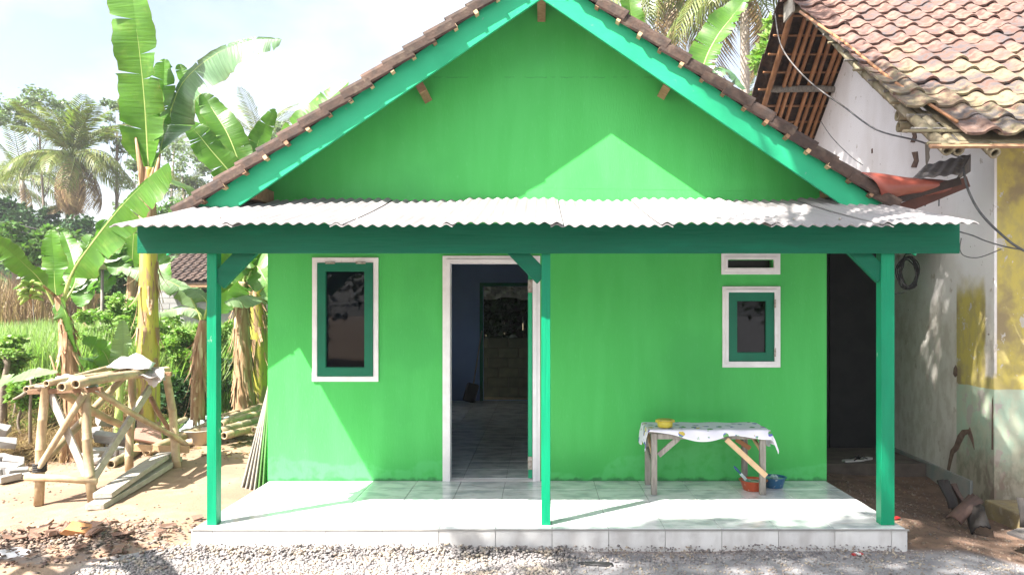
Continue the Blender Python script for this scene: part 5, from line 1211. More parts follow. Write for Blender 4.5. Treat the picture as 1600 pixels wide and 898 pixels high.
# 4: brown stem behind the bamboo pile
Y4 = 11.3
B4_ = thing('banana_plant', 'brown stemmed banana plant behind the bamboo pile with bright leaf by the brace', 'banana plant', (P(382,640,Y4).x, Y4, gz(P(382,640,Y4).x, Y4)))
pseudostem(B4_, [P(382,648,Y4),P(381,600,Y4),P(379,540,Y4),P(377,480,Y4),P(379,440,Y4)], [.16,.135,.12,.10,.08], M['stem_dry'], 4, 70, f0=.0, f1=1)
banana_leaf(B4_, [P(379,450,Y4),P(372,430,Y4),P(358,452,Y4-.2),P(346,490,Y4-.3)], .30, M['ban'], face=(.4,-.8,.2), pet=.1, fold=.1, seed=14, tear=.1, wl=1, wr=.9)
banana_leaf(B4_, [P(379,445,Y4),P(388,412,Y4),P(380,396,Y4-.2),P(350,430,Y4-.4),P(335,460,Y4-.4)], .26, M['ban'], face=(.5,-.8,.3), pet=.12, fold=.0, seed=15, tear=.1)
banana_leaf(B4_, [P(382,470,Y4),P(395,462,Y4-.5),P(380,462,Y4-.9),P(350,472,Y4-1.1)], .20, M['ban_pale'], face=(0,-.55,.8), pet=.2, fold=-.5, seed=16, tear=.1, wl=1.1, wr=.5)
banana_leaf(B4_, [P(383,450,Y4),P(398,415,Y4),P(416,440,Y4-.2),P(436,480,Y4-.3)], .24, M['ban'], face=(-.3,-.8,.4), pet=.2, fold=.0, seed=17, tear=.1)
# 5: behind the house corner, leaves above the porch roof
Y5 = 12.2
B5_ = thing('banana_plant', 'banana plant whose fan of leaves rises behind the left roof slope', 'banana plant', (P(400,640,Y5).x, Y5, gz(P(400,640,Y5).x, Y5)))
pseudostem(B5_, [P(404,640,Y5),P(402,520,Y5),P(396,400,Y5),P(385,300,Y5),P(381,268,Y5)], [.17,.15,.13,.11,.08], M['stem_yel'], 5, 60, f0=.2, f1=.9)
banana_leaf(B5_, [P(384,300,Y5),P(376,262,Y5),P(356,210,Y5),P(330,168,Y5+.1),P(316,146,Y5+.1)], .33, M['ban'], face=(.3,-.9,.2), pet=.12, fold=.15, seed=18, tear=.2, wl=.8, wr=.8, tip=.45)
banana_leaf(B5_, [P(382,300,Y5-.1),P(360,270,Y5-.2),P(330,235,Y5-.3),P(300,200,Y5-.4),P(272,186,Y5-.4)], .30, M['ban'], face=(.2,-.8,.5), pet=.1, fold=.1, seed=19, tear=.2, wl=.9, wr=.8, tip=.4)
banana_leaf(B5_, [P(386,300,Y5+.1),P(398,262,Y5+.2),P(404,220,Y5+.3),P(430,170,Y5+.3)], .2, M['ban'], face=(.4,-.9,.1), pet=.15, fold=.1, seed=20, tear=.2, tip=.5)
banana_leaf(B5_, [P(388,310,Y5),P(415,265,Y5-.2),P(460,215,Y5-.3),P(505,165,Y5-.4),P(545,128,Y5-.4)], .30, M['ban'], face=(-.4,-.8,.3), pet=.08, fold=.12, seed=21, tear=.2, wl=1.0, wr=.95, tip=.6)
banana_leaf(B5_, [P(384,300,Y5+.3),P(368,250,Y5+.5),P(330,200,Y5+.6),P(288,120,Y5+.7),P(280,100,Y5+.7)], .13, M['ban'], face=(.4,-.9,.1), pet=.3, fold=.3, seed=22, tear=.2)
# 6 - 8: small ones
Y6 = 9.4
B6_ = thing('banana_plant', 'short young banana sucker with one upright pale leaf behind the trestle', 'banana plant', (P(190,640,Y6).x, Y6, gz(P(190,640,Y6).x, Y6)))
pseudostem(B6_, [P(184,690,Y6),P(186,640,Y6),P(189,585,Y6)], [.05,.045,.03], M['rib'], 6, 0)
banana_leaf(B6_, [P(189,590,Y6),P(190,560,Y6),P(193,530,Y6),P(192,500,Y6)], .13, M['ban_pale'], pet=.1, fold=.3, seed=23, tear=.1)
banana_leaf(B6_, [P(186,620,Y6),P(168,560,Y6),P(150,540,Y6-.1),P(128,532,Y6-.2)], .14, M['ban'], face=(0,-.7,.7), pet=.2, fold=.2, seed=24, tear=.2)
banana_leaf(B6_, [P(186,620,Y6),P(160,572,Y6),P(120,560,Y6-.2),P(88,558,Y6-.3)], .11, M['ban'], face=(0,-.7,.7), pet=.3, fold=-.2, seed=25, tear=.2)
Y7 = 8.6
B7_ = thing('banana_plant', 'low banana sucker whose striped leaf crosses the dry bank at the left edge', 'banana plant', (P(-30,640,Y7).x, Y7, gz(P(-30,640,Y7).x, Y7)))
pseudostem(B7_, [P(-36,680,Y7),P(-38,640,Y7)], [.06,.05], M['stem_dry'], 7, 6)
banana_leaf(B7_, [P(-36,645,Y7),P(-20,610,Y7),P(10,596,Y7-.1),P(50,584,Y7-.15),P(90,582,Y7-.2)], .12, M['ban_pale'], face=(.1,-.6,.8), pet=.1, fold=.1, seed=26, tear=.1)
Y8 = 17
B8_ = thing('banana_plant', 'distant banana plant standing beside the satellite dish pole', 'banana plant', (P(140,545,Y8).x, Y8, gz(P(140,545,Y8).x, Y8)))
pseudostem(B8_, [P(139,560,Y8),P(138,500,Y8),P(136,450,Y8)], [.14,.12,.08], M['stem_dry'], 8, 16)
for k, (x, y, mx, my) in enumerate(((100,400,118,408),(165,395,150,405),(110,450,120,440),(170,455,155,440),(140,375,138,400),(128,480,130,440))):
    banana_leaf(B8_, [P(136,455,Y8),P(mx,my,Y8-.2),P((mx+x)/2,(my+y)/2-6,Y8-.3),P(x,y,Y8-.4)], .32, M['ban'], face=(0,-.8,.5), pet=.1, fold=.1, seed=30+k, tear=.3)
Y9 = 16
B9_ = thing('banana_plant', 'banana plant with broad leaves in the thicket below the palm, left of the yellow stem', 'banana plant', (P(205,560,Y9).x, Y9, gz(P(205,560,Y9).x, Y9)))
pseudostem(B9_, [P(206,560,Y9),P(206,480,Y9),P(206,430,Y9)], [.14,.12,.08], M['stem_dry'], 9, 12)
for k, (x, y, mx, my) in enumerate(((150,350,175,380),(240,380,225,385),(165,400,180,396),(262,440,235,410),(180,430,190,410),(212,350,208,380))):
    banana_leaf(B9_, [P(206,432,Y9),P(mx,my,Y9-.2),P((mx+x)/2,(my+y)/2-6,Y9-.3),P(x,y,Y9-.4)], .30, M['ban'], face=(0,-.8,.5), pet=.1, fold=.1, seed=40+k, tear=.3)
# above the right roof slope
Y10 = 17
B10_ = thing('banana_plant', 'banana plant behind the right roof slope with one folded shredded leaf in the sky', 'banana plant', (P(1090,560,Y10).x, Y10, gz(P(1090,560,Y10).x, Y10)))
pseudostem(B10_, [P(1088,500,Y10),P(1088,300,Y10),P(1090,140,Y10)], [.22,.18,.13], M['stem_yel'], 10, 10)
banana_leaf(B10_, [P(1090,150,Y10),P(1102,95,Y10),P(1122,55,Y10),P(1145,25,Y10),P(1170,-10,Y10)], .42, M['ban'], face=(-.2,-.9,.2), pet=.1, fold=.0, fold2=.55, seed=50, tear=.5, wl=1.0, wr=.7, tip=.6)
banana_leaf(B10_, [P(1090,150,Y10),P(1110,110,Y10),P(1140,110,Y10),P(1165,140,Y10)], .3, M['ban_dark'], face=(.2,-.5,.8), pet=.2, fold=-.3, seed=51)
banana_leaf(B10_, [P(1090,150,Y10),P(1112,128,Y10),P(1150,140,Y10),P(1185,175,Y10)], .3, M['ban'], face=(.2,-.5,.8), pet=.2, fold=-.2, seed=52)
B11_ = thing('banana_plant', 'banana plant with a single leaf tip showing above the roof near the coconut palm', 'banana plant', (P(985,560,Y10).x, Y10, gz(P(985,560,Y10).x, Y10)))
pseudostem(B11_, [P(992,500,Y10),P(992,200,Y10),P(990,90,Y10)], [.22,.18,.12], M['stem_yel'], 11, 6)
banana_leaf(B11_, [P(990,95,Y10),P(990,60,Y10),P(986,20,Y10),P(978,-30,Y10)], .33, M['ban'], face=(.2,-.9,.2), pet=.1, fold=.1, fold2=.9, seed=53, tear=.2)
# ---------------------------------------------------------------- foliage machinery
def leafverts(cent, ln, wd, up=.4, down=0.0, rng=NR):
    """cent (n,3) -> verts (n*4,3), quads"""
    n = len(cent); d = rng.normal(size=(n,3)); d[:,2] = d[:,2]*up-down; d /= np.linalg.norm(d,axis=1)[:,None]
    e_ = rng.normal(size=(n,3)); s_ = np.cross(d, e_); s_ /= np.linalg.norm(s_,axis=1)[:,None]
    L_ = (ln*rng.uniform(.6,1.3,n))[:,None]; w_ = (wd*rng.uniform(.7,1.2,n))[:,None]
    V = np.stack([cent, cent+d*L_*.45+s_*w_, cent+d*L_, cent+d*L_*.45-s_*w_], 1).reshape(-1,3)
    return V, np.arange(n*4).reshape(-1,4)
def clumps(centers, radii, n_per, rng=NR):
    out = []
    for c, r_ in zip(centers, radii):
        n = n_per if not hasattr(n_per, '__len__') else n_per
        p = rng.normal(size=(n,3)); p /= np.linalg.norm(p,axis=1)[:,None]; p *= (rng.uniform(0,1,n)**.45)[:,None]; r = np.asarray(r_)*np.ones(3)
        out.append(np.asarray(c)+p*r)
    return np.concatenate(out)
def tree(name, label, cat, base, top_c, rad, nclump, nleaf, ln, wd, m, trunk_r=.15, group=None, seed=0, clump_r=.3, limbs=True, bark='bark', shell=.45, up=.6, down=.1, bend=0.2, kind_crown=None):
    rng = np.random.default_rng(seed+100); t = thing(name, label, cat, base, group)
    base = np.array(base, float); tcn = np.array(top_c, float); rad = np.array(rad, float)
    d = rng.normal(size=(nclump,3)); d /= np.linalg.norm(d,axis=1)[:,None]; rr_ = rng.uniform(shell,1,nclump)[:,None]
    cs = tcn+d*rr_*rad; cr_ = rng.uniform(.55,1.25,nclump)*clump_r*rad.mean()
    pts = clumps(cs, [[r_, r_, r_*.6] for r_ in cr_], nleaf, rng)
    V, Q = leafverts(pts, ln, wd, up, down, rng)
    mb = MB(); tp = tcn-np.array([0,0,rad[2]*.25]); mid = (base+tp)/2+np.array([bend*rng.uniform(-1,1), 0, 0])
    c = spline([base-np.array([0,0,.1]), mid, tp], 10); mb.tube(c, [trunk_r*(1-.55*i/10) for i in range(11)], 8)
    part('trunk', mb, M[bark], t, smooth=True)
    if limbs:
        lb = MB()
        for k in range(min(nclump, 16)):
            s_ = c[rng.integers(5, 10)]; e_ = Vector(cs[k]); md = s_.lerp(e_, .5)+Vector((0,0,-.08*rad[2])); lb.tube(spline([s_, md, e_], 5), [trunk_r*.2*(1-.8*i/5) for i in range(6)], 5)
        part('limbs', lb, M[bark], t, smooth=True)
    npart('crown', V, Q, m, t)
    return t
# ---------------------------------------------------------------- palms
def frond_mesh(name, Lf, curl, m, seed=0, nl=46, leaf=.75, hang=.5, lw=.028):
    """rachis leaves the origin along +x and arcs down; leaflets on both sides hang by gravity"""
    q = np.random.default_rng(seed); V = []; Fq = []
    c = []; ang = 0; p = np.zeros(3)
    N_ = 30
    for i in range(N_+1):
        c.append(p.copy()); a = -curl*(i/N_)**1.2; p = p+np.array([math.cos(a),0,math.sin(a)])*Lf/N_
    c = np.array(c)
    mb = MB().tube([tuple(x) for x in c], [.035*(1-.9*i/N_)*Lf/4 for i in range(N_+1)], 5)
    V = [tuple(v) for v in mb.v]; Fq = [f for f in mb.f if len(f) == 4]
    for k in range(nl):
        u = .14+.86*k/nl; i = min(int(u*N_), N_-1); b = c[i]; t = c[i+1]-c[i]; t /= np.linalg.norm(t); 
        Ll = leaf*math.sin(PI*min(1,(u*.88+.08)))**.7*q.uniform(.85,1.1)
        for s_ in (-1,1):
            side_ = np.array([0,s_,0.]); d = side_*q.uniform(.75,.95)+t*.55; d /= np.linalg.norm(d)
            w_ = t*lw; p0 = b; g = np.array([0,0,-1.]); h = hang*q.uniform(.7,1.4)
            p1 = p0+d*Ll*.45+g*Ll*h*.15; p2 = p0+d*Ll*.8+g*Ll*h*.6; o = len(V)
            V += [tuple(p0-w_*.5), tuple(p0+w_*.5), tuple(p1+w_), tuple(p1-w_), tuple(p2+g*Ll*h*.15)]
            Fq += [(o,o+1,o+2,o+3),(o+3,o+2,o+4,o+4)]
    me = bpy.data.meshes.new(name); me.from_pydata(V, [], [f if f[2] != f[3] else f[:3] for f in Fq]); me.materials.append(m); return me
def frs(Lf, leaf, s0, lw=.03):
    return dict(up=[frond_mesh('frond', Lf, .9, M['palm'], s0+i, 46, leaf, .35, lw) for i in range(2)], mid=[frond_mesh('frond', Lf, 1.5, M['palm'], s0+5+i, 46, leaf, .8, lw) for i in range(2)],
                dry=[frond_mesh('dry_frond', Lf*.9, 1.3, M['palm_dry'], s0+9+i, 40, leaf*.9, 1.2, lw) for i in range(2)])
FR = frs(4.6, 1.15, 1, .038)
FR2 = frs(4.6, 1.25, 31, .05)
def palm(label, base, top, r0, r1, fr, nup, nmid, ndry, seed, nuts=True, scale=1.0, group=None, name='coconut_palm'):
    q = random.Random(seed); t = thing(name, label, 'palm tree', base, group); base = Vector(base); top = Vector(top)
    c = spline([base, base.lerp(top,.5)+Vector((q.uniform(-.3,.3),0,0)), top], 14); part('trunk', MB().tube(c, [r0+(r1-r0)*(i/14)**.5+(.01*(i%2)) for i in range(15)], 10), M['palmbark'], t, smooth=True)
    def put(me, el, az, rl=0):
        o = inst(me.name.split('.')[0], me, t, top+Vector((0,0,.05)), (Matrix.Rotation(az,3,'Z')@Matrix.Rotation(-el,3,'Y')@Matrix.Rotation(rl,3,'X')).to_euler()); o.scale = (scale,)*3
    for k in range(nup): put(q.choice(fr['up']), q.uniform(.7,1.35), k*2.4+q.uniform(-.3,.3), q.uniform(-.4,.4))
    for k in range(nmid): put(q.choice(fr['mid']), q.uniform(-.1,.65), k*2.4+q.uniform(-.3,.3), q.uniform(-.4,.4))
    for k in range(ndry): put(q.choice(fr['dry']), q.uniform(-1.25,-.55), k*2.4+q.uniform(-.3,.3), q.uniform(-.4,.4))
    if nuts:
        nm = mesh('coconut', MB().lathe((0,0,0), [(0,-.15),(.08,-.11),(.12,-.02),(.11,.07),(.06,.13),(0,.15)], 8), M['fruit'], True)
        for k in range(8): a = q.uniform(0,6.28); inst('coconut', nm, t, top+Vector((math.cos(a)*.35*scale, math.sin(a)*.35*scale, -.25*scale-q.uniform(0,.4))), (q.uniform(-.5,.5),0,a))
    return t
def gp(px, py, Y): 
    v = P(px, py, Y); v.z = gz(v.x, v.y)-.1; return v
palm('yellowing coconut palm with hanging dry fronds left of the tall banana plant', gp(118,480,40), P(112,246,40), .24,.16, FR2, 18, 15, 13, 1, scale=.80)
palm('dark distant coconut palm at the left edge of the picture', gp(38,480,52), P(34,282,52), .24,.16, FR, 7, 9, 1, 2, nuts=False)
palm('second distant palm half out of the frame behind the dark one', gp(-25,480,56), P(-22,300,56), .24,.16, FR, 7, 9, 2, 3, nuts=False)
palm('small spiky palm in the gap right of the tall banana stem', gp(286,480,46), P(288,300,46), .12,.09, FR, 6, 6, 0, 4, nuts=False, scale=.45)
palm('thin distant palm near the top of the banana stem', gp(270,480,60), P(272,228,60), .14,.09, FR, 6, 7, 0, 14, nuts=False, scale=.5)
palm('distant palm crown peeping between the banana leaves left of the roof', gp(405,480,48), P(405,222,48), .2,.14, FR, 7, 8, 1, 5, nuts=False, scale=.8)
palm('coconut palm with drooping grey fronds above the right roof slope', gp(1056,480,30), P(1044,-30,30), .21,.15, FR, 8, 15, 4, 6, scale=.95)
palm('pale trunked coconut palm between the roof and the old house', gp(1176,480,27), P(1164,-22,27), .20,.155, FR, 8, 14, 2, 7, scale=.9)
palm('low palm tuft behind the roof slope beside the pale trunk', gp(1160,480,34), P(1165,150,34), .1,.08, FR, 5, 6, 0, 8, nuts=False, scale=.40)
# ---------------------------------------------------------------- trees and bushes
def bx(px, py, Y): return tuple(P(px, py, Y))
def tr(label, px, py, Y, rx, ry, basepx, n, nl, ln, m, seed, **k):
    c = P(px, py, Y); s_ = Y/F; b = gp(basepx, 480, Y)
    return tree(k.pop('name','tree'), label, k.pop('cat','tree'), tuple(b), tuple(c), (rx*s_, rx*s_, ry*s_), n, nl, ln, ln*.28, m, seed=seed, **k)
tr('feathery light crowned tree behind the yellowing palm at the left', 60, 180, 44, 80, 38, 75, 30, 90, .26, M['leaf_far'], 1, trunk_r=.10, clump_r=.24, up=.35)
tr('thin tall tree with sparse leaves left of the upright banana leaf', 183, 190, 42, 26, 60, 184, 16, 80, .22, M['leaf_far'], 2, trunk_r=.13, clump_r=.32, up=.6)
tr('thin airy tree right behind the yellow banana stem', 215, 290, 45, 42, 55, 200, 24, 95, .22, M['leaf_far'], 3, trunk_r=.12, clump_r=.3)
tr('thin airy tree seen between the banana leaves near the roof', 285, 262, 46, 52, 50, 292, 26, 95, .22, M['leaf_far'], 4, trunk_r=.12, clump_r=.3)
tr('sparse tree showing above the left roof slope', 440, 225, 42, 45, 50, 452, 22, 90, .22, M['leaf_far'], 5, trunk_r=.13, clump_r=.3)
tr('bushy green tree in the dark wood below the left palms', 25, 370, 40, 70, 55, 25, 34, 330, .30, M['leaf_dark'], 6, trunk_r=.3, clump_r=.38)
tr('bushy dark tree under the yellowing palm', 110, 395, 36, 75, 50, 105, 34, 330, .28, M['leaf_dark'], 7, trunk_r=.3, clump_r=.38)
tr('rounded mid green tree behind the thicket, left of the back house', 215, 390, 34, 60, 45, 215, 30, 300, .25, M['leaf_mid'], 8, trunk_r=.25, clump_r=.38)
tr('mid green tree over the tiled roof of the back house', 310, 350, 36, 70, 40, 310, 30, 300, .25, M['leaf_mid'], 9, trunk_r=.25, clump_r=.38)
tr('leafy tree with rounded bright leaves beside the bamboo overhang', 1203, 95, 15.5, 22, 62, 1215, 20, 110, .17, M['leaf_light'], 10, trunk_r=.09, clump_r=.40, up=.8)
tr('leafy tree low behind the right slope of the green roof', 1180, 175, 18, 26, 22, 1185, 12, 90, .2, M['leaf_light'], 12, trunk_r=.09, clump_r=.45, up=.8)
tr('mid green tree hidden behind the green house on the right', 1100, 330, 34, 130, 60, 1100, 34, 200, .3, M['leaf_mid'], 13, trunk_r=.25, clump_r=.38)
# far wood as one mass
rng = np.random.default_rng(5); cs = []; rs = []
for k in range(150):
    x = rng.uniform(-75, 60); y = rng.uniform(58, 72); cs.append((x, y, rng.uniform(1.5, 7.0))); rs.append((rng.uniform(2.2,4),)*3)
pts = clumps(cs, rs, 420, rng); V, Q = leafverts(pts, .75, .24, .6, .1, rng)
o = bpy.data.objects.new('far_wood', npmesh('far_wood', V, Q, M['leaf_mid'])); C.objects.link(o); o['kind'] = 'stuff'
# light green shrubs (cassava like) in front of the back house
sh = [('bright feathery shrub left of the yellow banana stem',175,500,12.6,48,62,1,'leaf_light'),('bright feathery shrub behind the yellow banana stem',245,520,12.2,52,55,2,'leaf_light'),
      ('light green shrub between the slim dry banana plant and the yellow stem',285,545,11.4,38,50,3,'leaf_light'),('dark shrub low behind the bamboo poles and trestle',275,615,10.9,38,36,4,'leaf_dark'),
      ('dark leafy shrub right of the porch post above the bamboo pile',352,600,12.4,40,42,5,'leaf_dark'),('light green shrub just behind the corner of the green house',405,540,13,36,60,6,'leaf_light'),
      ('mid green shrub in the thicket above the white sack',200,590,11.6,44,40,7,'leaf_mid'),('light shrub behind the fruit bearing banana plant',150,560,11.8,42,48,8,'leaf_light'),
      ('small pale shrub at the left edge above the dry bank',12,560,10.5,34,34,9,'leaf_light'),('small leafy shrub on the dry bank near the trestle',45,612,10.0,30,30,10,'leaf_light'),('mid green shrub filling the gap under the banana leaves by the post',330,540,13.5,42,48,11,'leaf_light'),
      ('shrub of broad leaves by the fruiting banana, beyond the grass',60,385,24,60,36,12,'leaf_mid'),('shrub behind the satellite dish',165,440,22,50,40,13,'leaf_mid')]
for lb, px, py, Y, rx, ry, sd, mm_ in sh:
    c = P(px, py, Y); s_ = Y/F; b = Vector((c.x, Y, gz(c.x, Y)-.05)); tree('shrub', lb, 'shrub', tuple(b), tuple(c), (rx*s_, rx*s_, ry*s_), 26, 150 if Y < 20 else 120, .085 if Y < 20 else .2, .022 if Y < 20 else .06, M[mm_], seed=60+sd, trunk_r=.025, clump_r=.30, shell=.25, up=.5, down=.1)
rng = np.random.default_rng(44)
pts = clumps([(rng.uniform(-4,3), rng.uniform(16.5,18.2), rng.uniform(-.1,2.0)) for _ in range(60)], [(.55,.5,.5)]*60, 260, rng); V, Q = leafverts(pts, .16, .05, .6, .1, rng)
YB = thing('yard_bush', 'dark dense bush behind the low yard wall seen through the house', 'bush', (-.5, 18, gz(-.5,18))); npart('crown', V, Q, leafmat('deep_shade_leaf', (.02,.04,.015), (.014,.03,.012), tr=.1), YB)  # near-black leaf colour, the yard's shade painted in
part('trunk', MB().tube([(-.5,18,gz(-.5,18)),(-.4,18,1.2)], [.06,.03], 6), M['bark'], YB)
# grass field
def blades(name, pts, h, w_, m, lean=.35, rng=NR):
    n = len(pts); pts = np.array(pts); a = rng.uniform(0,6.28,n); s_ = np.stack([np.cos(a), np.sin(a), np.zeros(n)],1); d = np.stack([-np.sin(a), np.cos(a), np.zeros(n)],1)
    hh = (h*rng.uniform(.5,1.25,n))[:,None]; l_ = (lean*rng.uniform(.2,1.6,n))[:,None]; ww = (w_*rng.uniform(.7,1.3,n))[:,None]; z = np.array([0,0,1.])
    m1 = pts+z*hh*.55+d*hh*l_*.25; t1 = pts+z*hh*(1-.25*l_)+d*hh*l_*.9
    V = np.stack([pts-s_*ww, pts+s_*ww, m1+s_*ww*.8, m1-s_*ww*.8, t1+s_*ww*.12, t1-s_*ww*.12], 1).reshape(-1,3)
    o_ = 6*np.arange(n)[:,None]; Q = np.concatenate([o_+np.array([[0,1,2,3]]), o_+np.array([[3,2,4,5]])])
    o = bpy.data.objects.new(name, npmesh(name, V, Q, m)); C.objects.link(o); o['kind'] = 'stuff'; return o
rr = random.Random(21)
def field(n, y0, y1, f, clump=0):
    out = []
    while len(out) < n:
        y = y0+(y1-y0)*rr.random()**1.4; x = rr.uniform(-.78*y, -2.9)
        if not f(x, y): continue
        if clump:
            for _ in range(clump): xx = x+rr.gauss(0,.05); yy = y+rr.gauss(0,.05); out.append((xx, yy, gz(xx,yy)-.01))
        else: out.append((x, y, gz(x,y)-.01))
    return out
blades('tall_grass', field(70000, 11.2, 30, lambda x,y: x < -5.0 or y > 13.5, 9), .80, .011, M['grass'])
blades('weeds', field(9000, 9.9, 12, lambda x,y: -8.5 < x < -5.0 and y > 10.4+.3*math.sin(x*3), 7), .22, .007, M['grass'], .6)
blades('weeds', field(7000, 11.0, 14, lambda x,y: x > -5.6, 7), .25, .008, M['grass'], .6)
blades('reeds', [ (x, y, gz(x,y)) for x, y in ((rr.uniform(-24,-8), rr.uniform(24,30)) for _ in range(15000))], 2.0, .014, M['drygrass'], .3)
blades('dry_straw', field(16000, 9.1, 11.6, lambda x,y: x < -5.35+.25*math.sin(y*4), 8), .26, .005, M['drygrass'], 2.4)
# fallen leaves
pts = [(x, y, gz(x,y)+.008) for x, y in ((rr.uniform(-7.5,-3.2), rr.uniform(8.8,11.6)) for _ in range(900))]
V, Q = leafverts(np.array(pts), .07, .02, .15, 0); o = bpy.data.objects.new('leaf_litter', npmesh('leaf_litter', V, Q, M['drygrass'])); C.objects.link(o); o['kind'] = 'stuff'
# ---------------------------------------------------------------- back house and dish
hx0, hx1, hy = P(232,400,22).x, P(470,400,22).x, 22.0
BH = thing('back_house', 'grey block house with brown tiled roof and barred dark window behind the bananas', 'house', ((hx0+hx1)/2, hy, .4))
zb = gz(hx0, hy)-.3; zt = P(300,447,22).z; wxa, wxb, wza, wzb = P(294,400,22).x, P(330,400,22).x, P(300,468,22).z, P(300,447,22).z
mb = MB(); wallholes(mb, [hx0,hx1,wxa,wxb], [zb,zt,wza,wzb-.02], [(wxa,wxb,wza,wzb-.02)], hy, hy+.15); part('wall', mb, M['block'], BH)
for r in range(5):
    for c in range(13):
        xa = hx0+c*.42+(.2 if r % 2 else 0)
        if xa+.4 > hx1: continue
        z_ = zt-.17-r*.16
        if xa+.41 > wxa and xa < wxb and z_+.15 > wza: continue
        part('block', MB().box(xa, xa+.405, hy-.012, hy-.001, z_, z_+.148), M['block'], BH)
WF = part('window_frame', MB().ring(wxa-.1, wxb+.04, wza-.05, wzb-.01, .07, hy-.04, hy-.013), M['bleached'], BH)
part('window_dark', MB().box(wxa, wxb, hy+.1, hy+.12, wza, wzb), M['black'], WF)
for k in range(7): part('bar', MB().tube([(wxa+.05+k*.09,hy+.03,wza),(wxa+.05+k*.09,hy+.03,wzb-.03)], .008, 5), M['black'], WF)
rfz = P(250,441,21.6).z; rtz = P(300,392,24.5).z; xl_, xr_ = P(238,440,21.5).x, P(480,440,21.5).x
RB = part('roof', MB().extrude([(xl_,21.4,rfz),(xr_,21.4,rfz),(xr_,24.6,rtz+.4),(xl_+.4,24.6,rtz+.4)], (0,0,-.05)), M['rtile'], BH)
m_ = MB(); ang_ = math.atan2(rtz+.4-rfz, 3.2); nt_ = 0; bt = MB(); qq = [(0,.0),(.05,.0),(.10,.0),(.13,.04),(.17,.055),(.21,.04),(.235,.0)]
bt.add([(x, 0, z+.045) for x, z in qq]+[(x, .32, z+.015) for x, z in qq]+[(x,0,z+.02) for x,z in qq], [(i,i+1,8+i,7+i) for i in range(6)]+[(14+i,15+i,i+1,i) for i in range(6)])
bme = mesh('roof_tile', bt, M['rtile'])
for r in range(11):
    for c in range(int((xr_-xl_)/.225)):
        x = xl_+c*.225; 
        if P(0,0,1) and (846+x*F/22) > 425: continue
        if nt_ >= 290: break
        inst('roof_tile', bme, RB, (x, 21.38+r*.31*math.cos(ang_), rfz+.01+r*.31*math.sin(ang_)), (ang_, 0, R.uniform(-.02,.02))); nt_ += 1
part('eave_board', MB().box(xl_,xr_,21.42,21.45,rfz-.14,rfz-.02), M['wood'], BH)
SD = thing('satellite_dish', 'old pale satellite dish tilted up on a pole among the bananas', 'satellite dish', gp(158,520,16.5))
dc = P(158,415,16.5); q = ORG[SD.name]
part('mast', MB().tube([q, dc+Vector((0,.05,-.08))], .03, 8), M['greywood'], SD, smooth=True)
part('dish', MB().lathe(dc+Vector((0,0,-.06)), [(0,0),(.15,.01),(.3,.045),(.45,.11),(.46,.115),(.30,.03),(.15,-.01),(0,-.02)], 28), mat('pale_dish_mesh', (.55,.53,.50), (.45,.42,.38), rough=.7), SD, smooth=True)
for a in (0,2.1,4.2): part('feed_arm', MB().tube([dc+Vector((.42*math.cos(a),.42*math.sin(a),.05)), dc+Vector((0,0,.42))], .008, 5), M['steel'], SD)
part('receiver', MB().lathe(dc+Vector((0,0,.38)), [(0,0),(.035,.0),(.03,.09),(0,.1)], 10), M['plastic_white'], SD)
PO = thing('concrete_post', 'white leaning concrete post right of the satellite dish', 'post', gp(137,560,18)); q = ORG[PO.name]
part('shaft', MB().tube([q, P(137,430,18)], [.10,.08], 8), mat('white_post', (.6,.58,.55), (.4,.38,.35), rough=.8), PO, smooth=True)
for k, (ya, yb, yc) in enumerate(((347,363,380),(356,372,388),(372,378,384),(379,384,392))):
    solo('power_line', MB().tube([P(-60,ya-8,30), P(20,ya+2,30), P(80,yb,30), P(230,yc+10,30), P(420,yc+18,30)], .012, 5), M['cable_pale'],
         ['highest wire crossing the dark wood at the left','second wire from the top crossing the dark wood','third wire from the top crossing the dark wood','lowest wire crossing the dark wood at the left'][k], 'wire', 'wires in front of the wood', base=P(20,ya,30))
# bare stub tree at left edge
st = thing('tree_stump', 'thin cut tree with mossy top at the left edge above the dry bank', 'tree', gp(6,620,10.2)); q = ORG[st.name]
part('trunk', MB().tube([q, P(5,600,10.2), P(12,570,10.2), P(8,556,10.2)], [.05,.04,.035,.05], 8), M['bark'], st, smooth=True)
V, Q = leafverts(clumps([tuple(P(10,552,10.2))], [(.16,.16,.08)], 220), .07, .015, .5); npart('crown', V, Q, M['leaf_light'], st)
ds = thing('dead_sapling', 'thin grey sapling standing on the bank left of the trestle', 'sapling', gp(48,680,9.3)); q = ORG[ds.name]
part('trunk', MB().tube([q, P(47,640,9.3), P(49,600,9.3), P(46,588,9.3)], [.022,.018,.014,.008], 6), M['bark'], ds, smooth=True)
part('branch', MB().tube([P(49,606,9.3), P(34,618,9.25), P(20,624,9.2)], [.03,.024,.012], 6), M['bark'], ds, smooth=True)
# ---------------------------------------------------------------- haze
hz = bpy.data.materials.new('haze_air'); hz.use_nodes = True; hn = hz.node_tree; hn.nodes.clear()
ho = hn.nodes.new('ShaderNodeOutputMaterial'); hv = hn.nodes.new('ShaderNodeVolumePrincipled'); hn.links.new(hv.outputs[0], ho.inputs['Volume'])
hv.inputs['Color'].default_value = (.92,.96,1,1); hv.inputs['Density'].default_value = .0011; hv.inputs['Anisotropy'].default_value = .3
hb = MB().box(-395,395,-295,595,-1.6,24.0)
struct('haze', hb, hz, kind='stuff')
